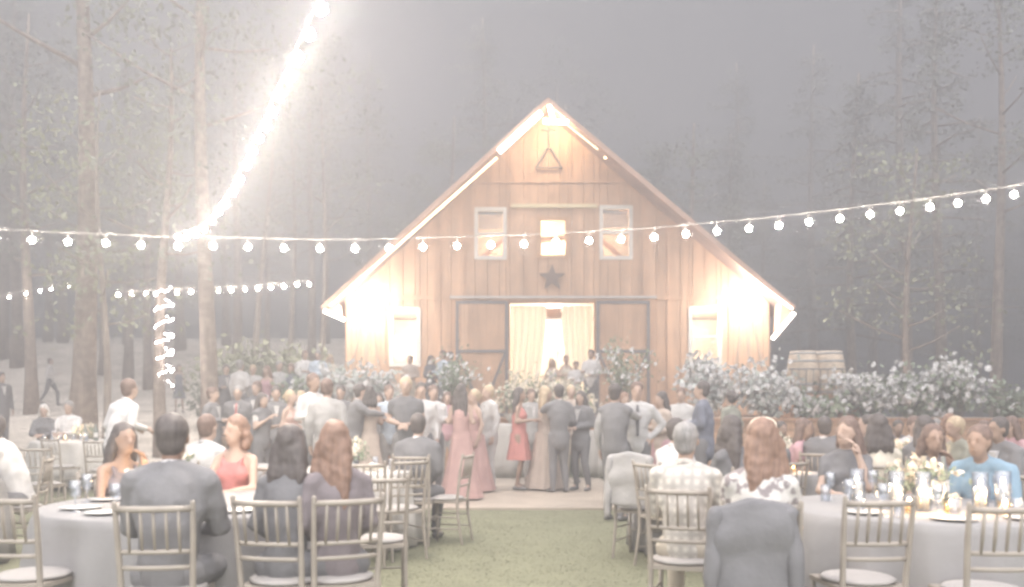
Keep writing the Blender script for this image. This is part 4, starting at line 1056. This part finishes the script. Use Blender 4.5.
def vase(x, y, z, label, seed):
    random.seed(seed); o = thing('centrepiece', label, 'centrepiece', (x, y, z))
    m = MB(); m.lathe([(.05,0),(.055,.02),(.055,.16),(.05,.16),(.05,.01)], 18).build('vase', glass, o, True)
    f = MB(); l = MB()
    for _ in range(26):
        c = Vector((random.gauss(0,.09), random.gauss(0,.09), .20+random.gauss(0,.045)))
        for k in range(9): f.leaf(c+Vector((random.gauss(0,.014), random.gauss(0,.014), random.gauss(0,.014))), .05, .8)
        for k in range(6): l.leaf(c+Vector((random.gauss(0,.05), random.gauss(0,.05), -.05+random.gauss(0,.03))), .06, .45)
    f.build('blossoms', crm, o); l.build('foliage', grn, o)
zt = .764
vase(T1[0]-.15, T1[1]-.1, zt, 'low bowl of cream flowers on the left foreground table', 1)
vase(T4[0]+.05, T4[1]+.2, zt, 'cream flowers amid the candles on the right foreground table', 2)
vase(T3[0]+.1, T3[1], zt, 'cream flowers on the white table by the lawn', 3)
vase(T2[0], T2[1], zt+gz(*T2), 'cream flowers on the far left white table', 4)
vase(T7[0], T7[1], zt, 'cream flowers on the back right table', 5)
vase(T8[0], T8[1], zt, 'cream flowers on the table before the timber wall', 6)
random.seed(77)
for i, (a, r) in enumerate(((200,.62),(225,.7),(250,.55),(285,.6),(310,.7),(340,.62),(20,.6),(60,.65),(100,.6),(140,.62))):
    x, y = T4[0]+r*math.cos(R(a)), T4[1]+r*math.sin(R(a))
    put('wine_glass', GM, x, y, zt, 'stemmed wine glass in the ring of glasses on the right foreground table', 'glass', 'wine glasses on the right table')
    put('tumbler', TM, x+.09*math.cos(R(a+90)), y+.09*math.sin(R(a+90)), zt, 'straight water tumbler on the right foreground table', 'glass', 'tumblers on the right table')
for i, (a, r) in enumerate(((215,.35),(240,.30),(180,.45),(300,.35),(330,.42))):
    o = thing('pillar_candle', 'tall cream pillar candle in a glass sleeve on the right foreground table', 'candle', (T4[0]+r*math.cos(R(a)), T4[1]+r*math.sin(R(a)), zt), 0, 'pillar candles on the right table')
    m = MB(); m.lathe([(.035,.01),(.035,.15),(.01,.155)], 14).build('wax', wax, o, True)
    m = MB(); m.lathe([(.045,0),(.048,.01),(.048,.24),(.045,.24),(.042,.012)], 16).build('sleeve', glass, o, True)
    m = MB(); m.ell((0,0,.18), (.010,.010,.022), 8, 6).build('flame', candle, o, True)
for a, r, pw, lab in ((232,.45,2.5,'lit votive candle at the left front of the right table'), (262,.42,3,'lit votive candle at the centre front of the right table'), (300,.5,1.5,'lit votive candle at the right front of the right table')):
    votive(T4[0]+r*math.cos(R(a)), T4[1]+r*math.sin(R(a)), zt, lab, pw)
votive(PX(793,8.6), 8.6, zt, 'bright candle behind the floral-topped woman', 4)
votive(T7[0]+.2, T7[1]-.4, zt, 'bright candle on the back right table', 5)
votive(T1[0]+.45, T1[1]+.35, zt, 'lit votive candle by the woman in the red dress', 4)
votive(T1[0]-.35, T1[1]+.1, zt, 'lit votive candle beside the left flower bowl', 2)
votive(T2[0]-.2, T2[1]-.3, zt+gz(*T2), 'lit candle on the far left white table', 4)
table('small round table holding the bright candle behind the floral-topped woman', PX(793,8.6), 8.6, .3)
for i, (a, r) in enumerate(((215,.7),(245,.72),(275,.7),(310,.7),(170,.65))):
    x, y = T1[0]+r*math.cos(R(a)), T1[1]+r*math.sin(R(a))
    plate(x, y, zt, 'round white plate on the left foreground table', 'plates on the left table')
    put('wine_glass', GM, x+.16*math.cos(R(a+70)), y+.16*math.sin(R(a+70)), zt, 'stemmed wine glass on the left foreground table', 'glass', 'wine glasses on the left table')
for i, (a, r) in enumerate(((255,.72),(290,.72),(215,.68))):
    plate(T4[0]+r*math.cos(R(a)), T4[1]+r*math.sin(R(a)), zt, 'round white plate at the near edge of the right table', 'plates on the right table')
bottle(T4[0]+.3, T4[1]+.4, zt, 'dark wine bottle on the right foreground table')
bottle(T1[0]-.5, T1[1]+.3, zt, 'dark wine bottle on the left foreground table')
for i in range(3): bottle(T2[0]+.1+.14*i, T2[1]-.2+.1*i, zt+gz(*T2), 'dark bottle in the row of three on the far left white table', 'bottles on the far left table')
for i in range(7): put('tumbler', TM, T2[0]-.45+.12*i, T2[1]-.5+.03*(i%3), zt+gz(*T2), 'water glass on the far left white table', 'glass', 'glasses on the far left table')
for i in range(6): put('tumbler', TM, T3[0]+.5*math.cos(i), T3[1]+.5*math.sin(i), zt, 'water glass on the white table by the lawn', 'glass', 'glasses on the white table')
# folded napkins
nap = mat('napkin', (.72,.66,.56), .9, .05, 6)
for i, (x, y) in enumerate(((T1[0]+.2, T1[1]-.6), (T3[0]+.35, T3[1]-.3))):
    m = MB(); m.tube([(-.09,0,.03),(0,.01,.05),(.09,0,.03)], [.02,.045,.02], 8, True); a = remeshed(m, .008, 1, .015, 20); o = link('napkin', finish(a, 'napkin', nap)); o.location = (x, y, zt-.0); tag(o, ('crumpled cream napkin on the left foreground table','crumpled cream napkin on the white table by the lawn')[i], 'napkin')
# black cabinet at the floor edge
sp = thing('loudspeaker', 'slim black loudspeaker standing at the right edge of the dance floor', 'speaker', (PX(612,12.6), 12.6, 0))
m = MB(); m.box((-.1,-.12,.02),(.1,.14,1.34)); a = m.build('cabinet', mat('speaker_black', (.09,.085,.09), .6, .1, 8), sp); bv = a.modifiers.new('b','BEVEL'); bv.width = .012
m = MB(); m.box((-.085,-.135,.1),(.085,-.121,1.28)).build('grille', mat('grille', (.14,.13,.14), .7, .2, 60), sp)
m = MB(); m.lathe([(.15,0),(.14,.018)], 20).build('base_plate', darkfr, sp)
# round paper lantern / hat-like light object behind guests
# white mesh lantern above the timber wall
o = thing('paper_lantern', 'round pale paper lantern on a thin stand in front of the timber wall', 'lantern', (PX(763,12.5), 12.5, 0))
m = MB(); m.ell((0,0,1.12), (.21,.21,.17), 18, 12).build('shade', mat('paper', (.85,.76,.62), .8, .05, 6, emit=(1,.8,.58), estr=.25), o, True)
m = MB(); m.tube([(0,0,0),(0,0,.98)], .015, 6); m.lathe([(.16,0),(.15,.02)], 16); m.build('stand', darkfr, o)

# ------------------------------------------------------------------ haze, added to wash out the tones
mb = MB(); mb.box((-66, -8, -1.2), (66, 76, 26.5)); hz = mb.build('haze', None if False else bpy.data.materials.new('haze')); tag(hz, kind='stuff')
m = hz.data.materials[0]; m.use_nodes = True; nt = m.node_tree; nt.nodes.clear()
o = nt.nodes.new('ShaderNodeOutputMaterial'); v = nt.nodes.new('ShaderNodeVolumePrincipled')
v.inputs['Color'].default_value = (.402, .398, .415, 1); v.inputs['Density'].default_value = .036; v.inputs['Anisotropy'].default_value = .2
nt.links.new(v.outputs[0], o.inputs['Volume'])
tag(hz, 'added haze washing out the tones of the whole wedding', 'haze', kind='stuff')
COL.children.unlink(TMP); bpy.data.collections.remove(TMP)
